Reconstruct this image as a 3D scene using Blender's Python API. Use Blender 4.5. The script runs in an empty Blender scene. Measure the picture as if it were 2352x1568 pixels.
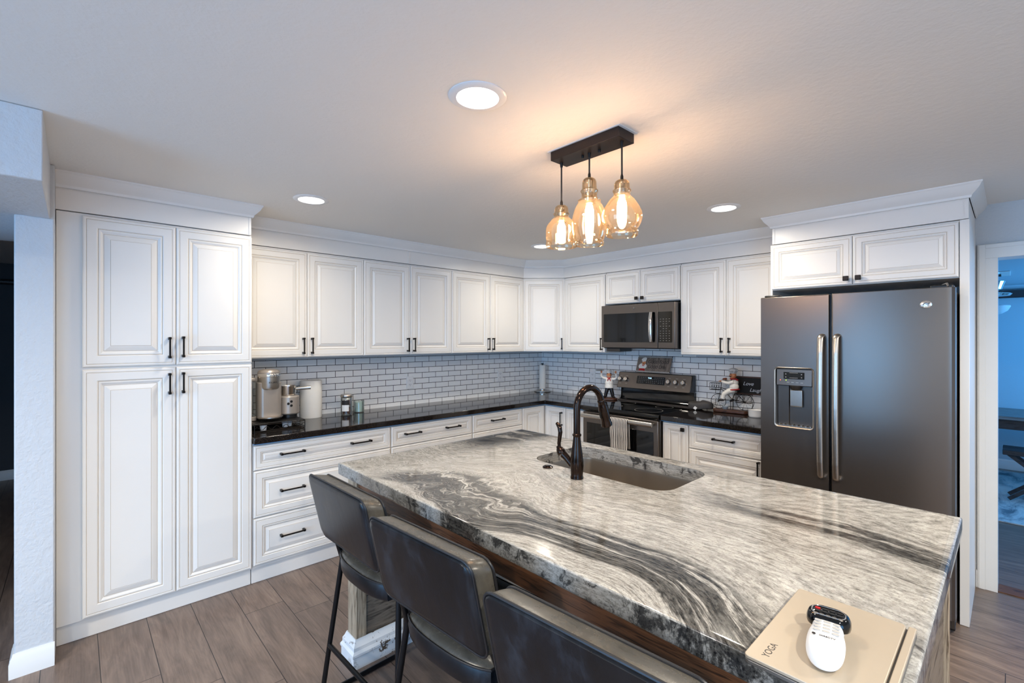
import bpy, bmesh, math, random
import numpy as np
from mathutils import Vector, Matrix
random.seed(7)
S=bpy.context.scene
# ------------------------------------------------------------ camera
cd=bpy.data.cameras.new('camera'); cam=bpy.data.objects.new('camera',cd); S.collection.objects.link(cam)
cam.location=(3.8084,-4.0537,1.5188); cam.rotation_euler=(math.radians(90),0,math.radians(46.8763))
cd.sensor_width=36; cd.lens=1074.83/2352*36; cd.shift_y=(778.27-784)/2352; cd.clip_start=.02
S.camera=cam
# ------------------------------------------------------------ world, daylight, exposure
W=bpy.data.worlds.new('world'); S.world=W; W.use_nodes=True
bg=W.node_tree.nodes['Background']; bg.inputs[0].default_value=(.30,.55,1,1); bg.inputs[1].default_value=1.0
S.view_settings.view_transform='Standard'; S.view_settings.look='None'; S.view_settings.gamma=1
S.view_settings.use_curve_mapping=False; S.view_settings.exposure=0.1
def area(name,loc,rot,sx,sy,power,col,spread=180,shape='RECTANGLE',parent=None):
    l=bpy.data.lights.new(name,'AREA'); l.shape=shape; l.size=sx; l.size_y=sy; l.energy=power; l.color=col; l.spread=math.radians(spread)
    o=bpy.data.objects.new(name,l); o.location=loc; o.rotation_euler=[math.radians(a) for a in rot]; S.collection.objects.link(o)
    if parent: o.parent=parent
    return o
DAY=(.20,.53,1)
# daylight coming in through the glass doors behind the camera, the side window and the next room's window
area('daylight_rear_door',(2.6,-7.42,1.05),(90,0,0),2.0,1.9,80,DAY)
area('daylight_side_window',(6.12,-5.2,1.35),(90,0,90),2.4,1.5,58,DAY)
area('daylight_next_room',(6.05,2.4,1.3),(90,0,90),1.8,1.3,95,(.10,.42,.9))
LED_W=8.5; FILL_W=35.0; LED_C=(1,.915,.775)
BULB_E=150.0
CEIL=2.335
# ------------------------------------------------------------ material helpers
def lin(c): return tuple((x/12.92 if x<=.04045 else ((x+.055)/1.055)**2.4) for x in c[:3])+(1,)
def rgb(r,g,b): return lin((r/255,g/255,b/255))
class N:
    def __init__(s,name):
        s.m=bpy.data.materials.new(name); s.m.use_nodes=True; s.t=s.m.node_tree; s.t.nodes.clear()
        s.out=s.n('ShaderNodeOutputMaterial')
    def n(s,ty,**kw):
        n=s.t.nodes.new(ty)
        for k,v in kw.items():
            if k.startswith('i_'):
                k=k[2:]; k=int(k) if k.isdigit() else k.replace('_',' ')
                if hasattr(v,'bl_rna') or isinstance(v,bpy.types.NodeSocket): s.t.links.new(v,n.inputs[k])
                else: n.inputs[k].default_value=v
            else: setattr(n,k,v)
        return n
    def L(s,a,b): s.t.links.new(a,b)
    def ramp(s,fac,stops,interp='LINEAR'):
        r=s.n('ShaderNodeValToRGB'); r.color_ramp.interpolation=interp
        e=r.color_ramp.elements
        while len(e)<len(stops): e.new(.5)
        for q,(p,c) in zip(e,stops):
            q.position=p; q.color=c if len(c)==4 else (*c,1)
        s.L(fac,r.inputs[0]); return r.outputs[0]
    def math(s,op,a,b=None,c=None):
        n=s.n('ShaderNodeMath',operation=op)
        for i,x in enumerate((a,b,c)):
            if x is None: continue
            if isinstance(x,(int,float)): n.inputs[i].default_value=x
            else: s.L(x,n.inputs[i])
        return n.outputs[0]
    def mix(s,f,a,b,bt='MIX'):
        n=s.n('ShaderNodeMix',data_type='RGBA',blend_type=bt)
        for i,x in ((0,f),(6,a),(7,b)):
            if isinstance(x,(int,float,tuple)): n.inputs[i].default_value=x
            else: s.L(x,n.inputs[i])
        return n.outputs[2]
    def coord(s,scale=(1,1,1),rot=(0,0,0),loc=(0,0,0),src='Object'):
        t=s.n('ShaderNodeTexCoord') if src!='World' else s.n('ShaderNodeNewGeometry')
        m=s.n('ShaderNodeMapping'); s.L(t.outputs['Position' if src=='World' else src],m.inputs[0])
        m.inputs['Scale'].default_value=scale; m.inputs['Rotation'].default_value=rot; m.inputs['Location'].default_value=loc
        return m.outputs[0]
    def noise(s,v,scale,detail=4,rough=.5,dist=0):
        n=s.n('ShaderNodeTexNoise'); s.L(v,n.inputs['Vector']); n.inputs['Scale'].default_value=scale
        n.inputs['Detail'].default_value=detail; n.inputs['Roughness'].default_value=rough; n.inputs['Distortion'].default_value=dist
        return n.outputs['Fac']
    def bsdf(s,col,rough=.5,metal=0,normal=None,**kw):
        b=s.n('ShaderNodeBsdfPrincipled')
        for k,v in (('Base Color',col),('Roughness',rough),('Metallic',metal)):
            if isinstance(v,(int,float,tuple)): b.inputs[k].default_value=v
            else: s.L(v,b.inputs[k])
        if normal is not None: s.L(normal,b.inputs['Normal'])
        for k,v in kw.items(): b.inputs[k.replace('_',' ')].default_value=v
        s.L(b.outputs[0],s.out.inputs[0]); return b
    def bump(s,h,strength=.2,dist=.01):
        b=s.n('ShaderNodeBump'); s.L(h,b.inputs['Height']); b.inputs['Strength'].default_value=strength; b.inputs['Distance'].default_value=dist
        return b.outputs[0]
def plain(name,col,rough=.5,metal=0,var=.04,vs=30,bump=0,bs=200,**kw):
    k=N(name); v=k.coord()
    f=k.noise(v,vs,3)
    a=tuple(max(0,x*(1-var*2)) for x in col[:3])+(1,); b=tuple(min(1,x*(1+var*2)) for x in col[:3])+(1,)
    c=k.mix(f,a,b)
    nm=k.bump(k.noise(v,bs,2),bump,.001) if bump else None
    k.bsdf(c,rough,metal,nm,**kw); return k.m
def emis(name,col,st):
    k=N(name); e=k.n('ShaderNodeEmission'); e.inputs[0].default_value=col; e.inputs[1].default_value=st; k.L(e.outputs[0],k.out.inputs[0]); return k.m
# ------------------------------------------------------------ materials
MT={}
MT['cabinet']=plain('cabinet_white_paint',rgb(236,232,226),.33,var=.01,vs=4)
MT['glaze']=plain('cabinet_glaze',rgb(196,180,160),.4,var=.05)
MT['wall']=None
def wallmat(name,col,bs=.3):
    k=N(name); v=k.coord(src='World')
    h=k.noise(v,90,3,.6); h2=k.noise(v,35,2)
    hh=k.math('ADD',k.math('MULTIPLY',h,.6),h2)
    k.bsdf(k.mix(k.noise(v,2,2),tuple(x*.97 for x in col[:3])+(1,),col),.75,0,k.bump(hh,bs,.004)); return k.m
MT['wall']=wallmat('wall_orange_peel_paint',rgb(206,209,212),.8)
MT['ceiling']=wallmat('ceiling_texture_paint',rgb(236,233,228))
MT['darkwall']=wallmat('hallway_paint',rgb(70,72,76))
MT['bluewall']=wallmat('next_room_paint',rgb(188,205,214))
MT['trim']=plain('trim_white_paint',rgb(232,231,228),.4,var=.015,vs=5)
MT['black_metal']=plain('black_pull_metal',rgb(38,34,32),.38,.7)
MT['bronze']=plain('oil_rubbed_bronze',rgb(54,42,36),.14,.9,var=.12,vs=18)
MT['canopy']=plain('dark_bronze_canopy',rgb(52,44,40),.45,.6)
MT['cord']=plain('black_cord',rgb(22,20,20),.6)
MT['chrome']=plain('polished_chrome',rgb(225,222,218),.12,1,var=.01)
MT['steel']=plain('brushed_steel',rgb(190,184,176),.3,1,var=.04,vs=60)
MT['black']=plain('black_plastic',rgb(16,16,17),.35)
MT['blackgloss']=plain('black_glass',rgb(8,8,9),.06)
MT['white']=plain('white_plastic',rgb(232,232,232),.3,var=.01)
MT['paper']=plain('paper_towel',rgb(238,235,228),.9,var=.01,bump=.5,bs=260)
def slate(name,col,rough,metal=.85):
    k=N(name); v=k.coord(); f=k.noise(k.coord((1,1,60)),40,2)
    k.bsdf(k.mix(f,tuple(x*.93 for x in col[:3])+(1,),col),rough,metal,k.bump(k.noise(v,900,1),.06,.0005)); return k.m
MT['slate']=slate('slate_finish_steel',rgb(112,104,98),.30)
MT['slatedark']=slate('slate_side_steel',rgb(95,90,86),.38)
# sink
MT['sink']=slate('satin_sink_steel',rgb(172,162,150),.34,1)
TOFF={1:.0755+.1505*40, 0:.121+.1505*40}
# tile backsplash : running bond, dark grout
def tile(name,axis):
    k=N(name); g=k.n('ShaderNodeNewGeometry'); sp=k.n('ShaderNodeSeparateXYZ'); k.L(g.outputs['Position'],sp.inputs[0])
    cb=k.n('ShaderNodeCombineXYZ')
    k.L(k.math('ADD',sp.outputs[axis],TOFF[axis]),cb.inputs[0]); k.L(k.math('ADD',sp.outputs[2],-1.3565+.0508*40),cb.inputs[1])
    b=k.n('ShaderNodeTexBrick',offset=.5,offset_frequency=2,squash=1,squash_frequency=2); k.L(cb.outputs[0],b.inputs['Vector'])
    b.inputs['Scale'].default_value=1; b.inputs['Brick Width'].default_value=.1505; b.inputs['Row Height'].default_value=.0508
    b.inputs['Mortar Size'].default_value=.0022; b.inputs['Mortar Smooth'].default_value=.1
    b.inputs['Color1'].default_value=rgb(242,242,241); b.inputs['Color2'].default_value=rgb(236,236,236); b.inputs['Mortar'].default_value=rgb(30,28,30)
    r=k.math('ADD',k.math('MULTIPLY',b.outputs['Fac'],.6),.14)
    nm=k.bump(k.math('SUBTRACT',1,b.outputs['Fac']),.5,.002)
    k.bsdf(b.outputs['Color'],r,0,nm); return k.m

MT['tileA']=tile('subway_tile_long_wall',1); MT['tileB']=tile('subway_tile_range_wall',0)
# black counter
k=N('black_granite'); v=k.coord(src='World')
vo=k.n('ShaderNodeTexVoronoi'); k.L(v,vo.inputs['Vector']); vo.inputs['Scale'].default_value=420
f=k.noise(v,260,3,.7)
c=k.mix(k.ramp(f,[(.52,(0,0,0)),(.72,(1,1,1))]),rgb(17,15,15),rgb(78,66,58))
k.bsdf(c,.07,0); MT['blackstone']=k.m
# floor planks along x
k=N('wood_plank_floor'); g=k.n('ShaderNodeNewGeometry'); sp=k.n('ShaderNodeSeparateXYZ'); k.L(g.outputs['Position'],sp.inputs[0])
row=k.math('FLOOR',k.math('DIVIDE',k.math('ADD',sp.outputs[1],.165+20),.2))
wn=k.n('ShaderNodeTexWhiteNoise',noise_dimensions='1D'); k.L(row,wn.inputs['W'])
xo=k.math('ADD',k.math('ADD',sp.outputs[0],k.math('MULTIPLY',wn.outputs[0],1.22)),20)
col=k.math('FLOOR',k.math('DIVIDE',xo,1.22))
cb=k.n('ShaderNodeCombineXYZ'); k.L(row,cb.inputs[0]); k.L(col,cb.inputs[1])
w2=k.n('ShaderNodeTexWhiteNoise',noise_dimensions='2D'); k.L(cb.outputs[0],w2.inputs['Vector'])
fy=k.math('FRACT',k.math('DIVIDE',k.math('ADD',sp.outputs[1],.165+20),.2)); fx=k.math('FRACT',k.math('DIVIDE',xo,1.22))
ey=k.math('MINIMUM',fy,k.math('SUBTRACT',1,fy)); ex=k.math('MINIMUM',fx,k.math('SUBTRACT',1,fx))
seam=k.math('MINIMUM',k.math('MULTIPLY',ey,.2),k.math('MULTIPLY',ex,1.22))
sm=k.math('LESS_THAN',seam,.0016)
gv=k.n('ShaderNodeCombineXYZ'); k.L(k.math('MULTIPLY',xo,1.6),gv.inputs[0]); k.L(k.math('ADD',k.math('MULTIPLY',sp.outputs[1],9),k.math('MULTIPLY',w2.outputs[0],37)),gv.inputs[1]); k.L(w2.outputs[0],gv.inputs[2])
gr=k.noise(gv.outputs[0],1.7,7,.62,1.1)
gv2=k.n('ShaderNodeCombineXYZ'); k.L(k.math('MULTIPLY',xo,6),gv2.inputs[0]); k.L(k.math('MULTIPLY',sp.outputs[1],150),gv2.inputs[1])
gr2=k.noise(gv2.outputs[0],1,3,.6)
c=k.ramp(gr,[(.28,rgb(72,58,50)),(.43,rgb(110,92,81)),(.57,rgb(134,114,101)),(.75,rgb(158,137,121))])
c=k.mix(.35,c,k.ramp(gr2,[(.3,rgb(84,72,66)),(.7,rgb(140,124,112))]))
c=k.mix(k.math('MULTIPLY',w2.outputs[0],.30),c,rgb(88,78,74))
c=k.mix(sm,c,rgb(38,32,30))
k.bsdf(c,.36,0,k.bump(k.math('SUBTRACT',gr2,sm),.12,.002)); MT['floor']=k.m
# island granite : u along the flow, v across the flow, second layer = darkness / turbulence
k=N('veined_island_granite')
uv=k.n('ShaderNodeUVMap',uv_map='flow'); mk=k.n('ShaderNodeUVMap',uv_map='mask')
su=k.n('ShaderNodeSeparateXYZ'); k.L(uv.outputs[0],su.inputs[0]); sk=k.n('ShaderNodeSeparateXYZ'); k.L(mk.outputs[0],sk.inputs[0])
g=k.n('ShaderNodeNewGeometry'); sg=k.n('ShaderNodeSeparateXYZ'); k.L(g.outputs['Position'],sg.inputs[0])
dark=sk.outputs[0]; turb=sk.outputs[1]
wp=k.n('ShaderNodeTexNoise'); k.L(g.outputs['Position'],wp.inputs['Vector']); wp.inputs['Scale'].default_value=6.5; wp.inputs['Detail'].default_value=3
ws=k.n('ShaderNodeSeparateColor'); k.L(wp.outputs['Color'],ws.inputs[0])
amp=k.math('ADD',k.math('MULTIPLY',turb,.34),.035)
s1=k.math('ADD',su.outputs[1],k.math('MULTIPLY',k.math('SUBTRACT',ws.outputs[0],.5),amp))
t1=k.math('ADD',su.outputs[0],k.math('MULTIPLY',k.math('SUBTRACT',ws.outputs[1],.5),amp))
def fl(a,b,cc,sc,det,ro,off=0):
    q=k.n('ShaderNodeCombineXYZ'); k.L(k.math('MULTIPLY',t1,a),q.inputs[0]); k.L(k.math('MULTIPLY',s1,b),q.inputs[1]); k.L(k.math('ADD',k.math('MULTIPLY',sg.outputs[2],cc),off),q.inputs[2])
    return k.noise(q.outputs[0],sc,det,ro)
fine=fl(34,105,110,1,5,.74)       # fine grey streaks
band=fl(2.4,44,20,1,6,.72,3)      # ribbons
wide=fl(1.6,13,8,1,4,.6,8)      # broad bands
speck=k.noise(g.outputs['Position'],170,4,.75)
blot=k.noise(g.outputs['Position'],26,5,.7,.6)
base=k.ramp(fine,[(.28,rgb(110,107,102)),(.40,rgb(150,147,141)),(.50,rgb(178,175,168)),(.62,rgb(200,197,190)),(.78,rgb(216,213,206))])
base=k.mix(k.ramp(wide,[(.5,(0,0,0)),(.66,(.5,.5,.5))]),base,rgb(120,115,109))
vein=k.math('MULTIPLY',k.ramp(fl(1.3,26,9,1,5,.62,21),[(.484,(0,0,0)),(.5,(1,1,1)),(.516,(0,0,0))]),.85)
base=k.mix(k.math('MULTIPLY',vein,k.ramp(wide,[(.40,(.1,.1,.1)),(.6,(1,1,1))])),base,rgb(58,54,52))
ribb=k.ramp(band,[(.48,(1,1,1)),(.54,(.85,.85,.85)),(.575,(.35,.35,.35)),(.62,(0,0,0))])
ribb=k.math('MULTIPLY',ribb,k.math('MINIMUM',k.math('MULTIPLY',dark,1.7),1))
dk=k.mix(k.ramp(fine,[(.38,(0,0,0)),(.62,(1,1,1))]),rgb(22,22,22),rgb(100,98,94))
c=k.mix(ribb,base,dk)
pp=k.math('MULTIPLY',k.ramp(speck,[(.54,(0,0,0)),(.66,(1,1,1))]),.55)
c=k.mix(pp,c,rgb(84,78,72))
# the white, specked pocket and the natural dark blotches showing in the sawn edge
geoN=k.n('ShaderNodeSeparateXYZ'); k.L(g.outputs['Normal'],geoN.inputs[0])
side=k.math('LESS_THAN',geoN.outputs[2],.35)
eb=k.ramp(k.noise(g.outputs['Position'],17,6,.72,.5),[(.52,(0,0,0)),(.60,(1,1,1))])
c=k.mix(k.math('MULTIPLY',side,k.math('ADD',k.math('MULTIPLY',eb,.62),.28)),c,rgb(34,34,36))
bl=k.math('MULTIPLY',k.ramp(blot,[(.60,(0,0,0)),(.70,(1,1,1))]),sk.outputs[0])
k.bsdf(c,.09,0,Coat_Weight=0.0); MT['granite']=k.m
# leather
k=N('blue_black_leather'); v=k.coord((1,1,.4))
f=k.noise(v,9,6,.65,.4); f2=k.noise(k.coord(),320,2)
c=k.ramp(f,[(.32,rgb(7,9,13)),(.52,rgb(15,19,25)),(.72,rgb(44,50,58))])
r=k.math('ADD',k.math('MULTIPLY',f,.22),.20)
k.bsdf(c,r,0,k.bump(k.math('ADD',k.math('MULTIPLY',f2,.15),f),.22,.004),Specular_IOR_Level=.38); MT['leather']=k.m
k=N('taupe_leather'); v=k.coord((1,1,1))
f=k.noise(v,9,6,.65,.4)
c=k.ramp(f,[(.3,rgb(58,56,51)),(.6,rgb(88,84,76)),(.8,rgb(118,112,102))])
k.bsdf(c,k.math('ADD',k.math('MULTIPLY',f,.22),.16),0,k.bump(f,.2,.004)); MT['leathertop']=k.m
MT['piping']=plain('piping_leather',rgb(30,30,33),.4)
MT['stoolmetal']=plain('powder_coated_black_steel',rgb(20,21,24),.3,.5)
def wood(name,a,b,sc=(1,1,1),ro=.5,dist=1.2,bs=.2):
    k=N(name); v=k.coord(sc); f=k.noise(v,6,8,.6,dist); f2=k.noise(v,40,3,.6)
    c=k.mix(k.math('ADD',k.math('MULTIPLY',f,.75),k.math('MULTIPLY',f2,.25)),a,b)
    k.bsdf(k.mix(k.ramp(f,[(.35,(1,1,1)),(.5,(0,0,0))]),c,tuple(x*.5 for x in a[:3])+(1,)),ro,0,k.bump(f2,bs,.003)); return k.m
MT['rustic']=wood('weathered_oak',rgb(130,108,84),rgb(204,188,164),(12,12,.8))
MT['rusticdark']=wood('weathered_oak_planks',rgb(96,84,72),rgb(150,136,120),(1.2,1,9))
MT['apron']=wood('brown_apron_wood',rgb(70,44,28),rgb(128,84,54),(1,8,16),.45)
MT['basewood']=wood('carved_dark_wood',rgb(48,26,16),rgb(94,56,36),(2,9,9),.4)
k=N('chipped_white_paint'); v=k.coord(); f=k.noise(v,22,7,.7,.3); f3=k.noise(v,5,3)
m=k.math('MULTIPLY',k.ramp(f,[(.55,(0,0,0)),(.58,(1,1,1))]),k.ramp(f3,[(.40,(0,0,0)),(.52,(1,1,1))]))
k.bsdf(k.mix(m,rgb(226,228,230),rgb(92,76,62)),.55,0,k.bump(m,.3,-.002)); MT['chipped']=k.m
# thin amber glass : tinted transmission plus a Fresnel reflection
def thinglass(name,tint,extra=.0,rough=.02,gc=(1,1,1,1),glow=0):
    k=N(name); tr=k.n('ShaderNodeBsdfTransparent'); tr.inputs[0].default_value=tint
    gl=k.n('ShaderNodeBsdfGlossy'); gl.inputs['Roughness'].default_value=rough; gl.inputs[0].default_value=gc
    lw=k.n('ShaderNodeLayerWeight'); lw.inputs[0].default_value=.35
    f=k.math('ADD',k.math('MULTIPLY',lw.outputs['Fresnel'],.75),extra)
    mx=k.n('ShaderNodeMixShader'); k.L(f,mx.inputs[0]); k.L(tr.outputs[0],mx.inputs[1]); k.L(gl.outputs[0],mx.inputs[2]); 
    last=mx.outputs[0]
    if glow:
        tl=k.n('ShaderNodeBsdfTranslucent'); tl.inputs[0].default_value=(1,.87,.68,1)
        m2=k.n('ShaderNodeMixShader'); m2.inputs[0].default_value=glow; k.L(last,m2.inputs[1]); k.L(tl.outputs[0],m2.inputs[2]); last=m2.outputs[0]
    k.L(last,k.out.inputs[0]); return k.m
MT['amber']=thinglass('amber_glass',(1,.955,.88,1),.01,.03,(1,.92,.80,1),.009)
MT['clear']=thinglass('clear_glass',(.93,.95,.95,1),.04)
MT['bulb']=emis('filament_bulb',(1,.66,.42,1),BULB_E)
MT['led']=emis('led_lens',(1,.96,.9,1),9)
MT['red']=plain('red_enamel',rgb(176,22,26),.35)
MT['skin']=plain('painted_skin',rgb(208,138,92),.5)
MT['cloth_white']=plain('painted_white',rgb(236,232,224),.45)
MT['hatgrey']=plain('chef_hat_grey_white',rgb(200,200,200),.6,var=.12,vs=60)
MT['hair']=plain('black_paint',rgb(26,20,18),.35)
MT['mint']=plain('mint_wax',rgb(226,242,228),.35,var=.01,Subsurface_Weight=.2)
MT['amberjar']=plain('brown_sugar',rgb(120,58,22),.4,var=.25,vs=90)
MT['ink']=plain('dark_print',rgb(30,24,24),.6)
MT['printgrey']=plain('grey_print',rgb(178,176,172),.6)
MT['chalk']=plain('chalk_white',rgb(220,226,235),.8)
MT['chalkboard']=plain('chalkboard_black',rgb(16,15,16),.7)
MT['silicone']=plain('dark_grey_silicone',rgb(64,60,58),.65,bump=.3)
MT['laptop']=plain('champagne_aluminium',rgb(190,176,156),.42,.35,var=.01)
MT['laptopside']=plain('laptop_side',rgb(120,116,112),.35,.5)
MT['red_led']=emis('red_indicator',(1,.1,.05,1),3); MT['green_led']=emis('green_indicator',(.6,1,.05,1),3)
MT['clock']=emis('clock_digits',(.45,.75,1,1),3)
# ------------------------------------------------------------ mesh helpers
class M:
    def __init__(s): s.v=[]; s.f=[]; s.m=[]
    def add(s,vs,fs,m=0,xf=None):
        o=len(s.v)
        for p in vs:
            p=Vector(p)
            if xf is not None: p=xf@p
            s.v.append(p)
        for f in fs: s.f.append([i+o for i in f]); s.m.append(m)
        return s
    def box(s,x0,x1,y0,y1,z0,z1,m=0,xf=None):
        v=[(x0,y0,z0),(x1,y0,z0),(x1,y1,z0),(x0,y1,z0),(x0,y0,z1),(x1,y0,z1),(x1,y1,z1),(x0,y1,z1)]
        return s.add(v,[(3,2,1,0),(4,5,6,7),(0,1,5,4),(1,2,6,5),(2,3,7,6),(3,0,4,7)],m,xf)
    def lathe(s,prof,c=(0,0,0),n=32,m=0,xf=None,cap=True):
        vs=[];fs=[]
        for r,z in prof:
            for i in range(n):
                a=2*math.pi*i/n; vs.append((c[0]+r*math.cos(a),c[1]+r*math.sin(a),c[2]+z))
        k=len(prof)
        for j in range(k-1):
            for i in range(n):
                a=j*n+i;b=j*n+(i+1)%n; fs.append((a,b,b+n,a+n))
        if cap:
            if prof[0][0]>1e-5: fs.append(tuple(range(n-1,-1,-1)))
            if prof[-1][0]>1e-5: fs.append(tuple(range((k-1)*n,k*n)))
        return s.add(vs,fs,m,xf)
    def tube(s,pts,r,n=10,m=0,closed=False,xf=None,cap=True,sq=None):
        P=[Vector(p) for p in pts]; k=len(P)
        R=r if isinstance(r,(list,tuple)) else [r]*k
        T=[]
        for i in range(k):
            if closed: t=P[(i+1)%k]-P[i-1]
            else: t=(P[min(i+1,k-1)]-P[max(i-1,0)])
            T.append(t.normalized())
        u=T[0].orthogonal().normalized(); 
        if sq: u=Vector(sq)-T[0]*Vector(sq).dot(T[0]); u.normalize()
        vs=[]
        for i in range(k):
            u=(u-T[i]*u.dot(T[i])).normalized(); w=T[i].cross(u)
            for j in range(n):
                a=2*math.pi*(j+(.5 if sq else 0))/n; rr=R[i]
                ex,ey=(rr if isinstance(rr,tuple) else (rr,rr))
                vs.append(P[i]+u*ex*math.cos(a)+w*ey*math.sin(a))
        fs=[]
        for i in range(k if closed else k-1):
            for j in range(n):
                a=i*n+j;b=i*n+(j+1)%n;i2=((i+1)%k)*n; fs.append((a,b,i2+(j+1)%n,i2+j))
        if not closed and cap: fs.append(tuple(range(n-1,-1,-1))); fs.append(tuple(range((k-1)*n,k*n)))
        return s.add(vs,fs,m,xf)
    def ell(s,c,r,m=0,nu=20,nv=12,xf=None,rot=None):
        vs=[];fs=[]
        Rm=rot or Matrix.Identity(3)
        def q(x,y,z): return Vector(c)+Rm@Vector((x*r[0],y*r[1],z*r[2]))
        vs.append(q(0,0,-1))
        for j in range(1,nv):
            t=-math.pi/2+math.pi*j/nv
            for i in range(nu):
                a=2*math.pi*i/nu; vs.append(q(math.cos(t)*math.cos(a),math.cos(t)*math.sin(a),math.sin(t)))
        vs.append(q(0,0,1)); L=len(vs)-1
        for i in range(nu):
            fs.append((0,1+(i+1)%nu,1+i)); fs.append((L,L-nu+i,L-nu+(i+1)%nu))
        for j in range(nv-2):
            for i in range(nu):
                a=1+j*nu+i;b=1+j*nu+(i+1)%nu; fs.append((a,b,b+nu,a+nu))
        return s.add(vs,fs,m,xf)
    def prism(s,poly,a,b,axis='z',m=0,xf=None):
        def q(p,h):
            return (p[0],p[1],h) if axis=='z' else ((h,p[0],p[1]) if axis=='x' else (p[0],h,p[1]))
        n=len(poly); vs=[q(p,a) for p in poly]+[q(p,b) for p in poly]
        fs=[tuple(range(n-1,-1,-1)),tuple(range(n,2*n))]+[(i,(i+1)%n,n+(i+1)%n,n+i) for i in range(n)]
        return s.add(vs,fs,m,xf)
    def rings(s,rs,m=0,capend=True,capstart=False,xf=None,mats=None):
        n=len(rs[0]); vs=[p for r in rs for p in r]; fs=[];ms=[]
        o=len(s.v); s.add(vs,[],m,xf)
        for j in range(len(rs)-1):
            for i in range(n):
                a=j*n+i;b=j*n+(i+1)%n; s.f.append([o+a,o+b,o+b+n,o+a+n]); s.m.append(mats[j] if mats else m)
        if capend: s.f.append([o+(len(rs)-1)*n+i for i in range(n)]); s.m.append(m)
        if capstart: s.f.append([o+i for i in range(n-1,-1,-1)]); s.m.append(m)
        return s
def rrect(w,h,r,n=5,cx=0,cy=0):
    P=[]
    for sx,sy,a0 in ((1,1,0),(-1,1,90),(-1,-1,180),(1,-1,270)):
        for i in range(n+1):
            a=math.radians(a0+90*i/n); P.append((cx+sx*(w/2-r)+r*math.cos(a),cy+sy*(h/2-r)+r*math.sin(a)))
    return P
def obj(name,m,mats,parent=None,bevel=0,seg=2,ang=35,loc=None,smooth=True,fix=True):
    me=bpy.data.meshes.new(name); me.from_pydata([tuple(v) for v in m.v],[],m.f)
    if isinstance(mats,str): mats=[mats]
    for q in mats: me.materials.append(MT[q])
    for p,i in zip(me.polygons,m.m): p.material_index=i
    b=bmesh.new(); b.from_mesh(me)
    if fix: bmesh.ops.recalc_face_normals(b,faces=b.faces)
    for f in b.faces: f.smooth=smooth
    for e in b.edges:
        if len(e.link_faces)==2 and e.calc_face_angle(0)>math.radians(ang): e.smooth=False
    b.to_mesh(me); b.free()
    o=bpy.data.objects.new(name,me); S.collection.objects.link(o)
    if parent: o.parent=parent
    if loc: o.location=loc
    if bevel:
        q=o.modifiers.new('bevel','BEVEL'); q.width=bevel; q.segments=seg; q.limit_method='ANGLE'; q.angle_limit=math.radians(40); q.harden_normals=False
    return o
def thing(name,label,cat,loc=(0,0,0),rz=0,group=None):
    o=bpy.data.objects.new(name,None); S.collection.objects.link(o); o.location=loc; o.rotation_euler=(0,0,math.radians(rz)); o.empty_display_size=.05
    o['label']=label; o['category']=cat
    if group: o['group']=group
    return o
def tag(o,label,cat,group=None):
    o['label']=label; o['category']=cat
    if group: o['group']=group
    return o
def struct(name,m,mats,bevel=0,**k):
    o=obj(name,m,mats,None,bevel,**k); o['kind']='structure'; return o
def text(body,size,name,mat,parent,loc,rot,shear=0,depth=.0004,spacing=1,align='CENTER',sx=1):
    c=bpy.data.curves.new(name,'FONT'); c.body=body; c.size=size; c.extrude=depth; c.shear=shear; c.space_character=spacing; c.align_x=align; c.align_y='CENTER'
    t=bpy.data.objects.new('tmp',c); S.collection.objects.link(t)
    dg=bpy.context.evaluated_depsgraph_get(); me=bpy.data.meshes.new_from_object(t.evaluated_get(dg))
    bpy.data.objects.remove(t); me.materials.clear(); me.materials.append(MT[mat])
    o=bpy.data.objects.new(name,me); S.collection.objects.link(o); o.parent=parent; o.location=loc; o.rotation_euler=[math.radians(a) for a in rot]; o.scale=(sx,1,1)
    return o
def part_copy(o,parent,loc=None):
    c=o.copy(); S.collection.objects.link(c); c.parent=parent
    if loc: c.location=loc
    return c
def copy_tree(root):
    r=root.copy(); S.collection.objects.link(r)
    for ch in list(root.children):
        c=part_copy(ch,r)
        for g in list(ch.children): part_copy(g,c)
    return r
def arc(p0,p1,p2,r,n=6):
    "rounded corner at p1"
    p0,p1,p2=map(Vector,(p0,p1,p2)); a=(p0-p1).normalized(); b=(p2-p1).normalized(); th=a.angle(b)
    d=min(r/math.tan(th/2),(p0-p1).length*.49,(p2-p1).length*.49); s=p1+a*d; e=p1+b*d
    return [ (s*(1-t)**2+p1*2*t*(1-t)+e*t*t) for t in [i/n for i in range(n+1)]]
def fillet(P,r,n=6):
    out=[Vector(P[0])]
    for i in range(1,len(P)-1): out+=arc(P[i-1],P[i],P[i+1],r,n)
    return out+[Vector(P[-1])]
# ------------------------------------------------------------ the room shell
C=CEIL
struct('floor',M().box(-4.3,6.2,-7.7,4.2,-.08,0),'floor')
struct('ceiling',M().box(-4.3,6.2,-7.7,.12,C,C+.1),'ceiling')
struct('wall_back',M().box(-.14,3.665,0,.12,0,C).box(4.66,6.2,0,.12,0,C).box(3.665,4.66,0,.12,2.09,C),'wall')
struct('wall_left',M().box(-.12,0,-4.12,0,0,C),'wall')
struct('wall_stub',M().box(-.12,.745,-4.25,-4.1185,0,2.082),'wall',bevel=.006)
struct('trim_1',M().box(-.12,1.449,-7.58,-4.134,2.08,C-.001).box(-.12,.742,-4.16,-4.1195,2.081,C-.002),'wall',bevel=.004)   # dropped soffit over the hallway opening
struct('wall_hall',M().box(.62,.745,-7.58,-5.35,0,2.079),'wall')
m=M().box(-4.3,-3.6,-7.7,-3.2,0,C); struct('wall_hall_far',m,'darkwall')
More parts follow.
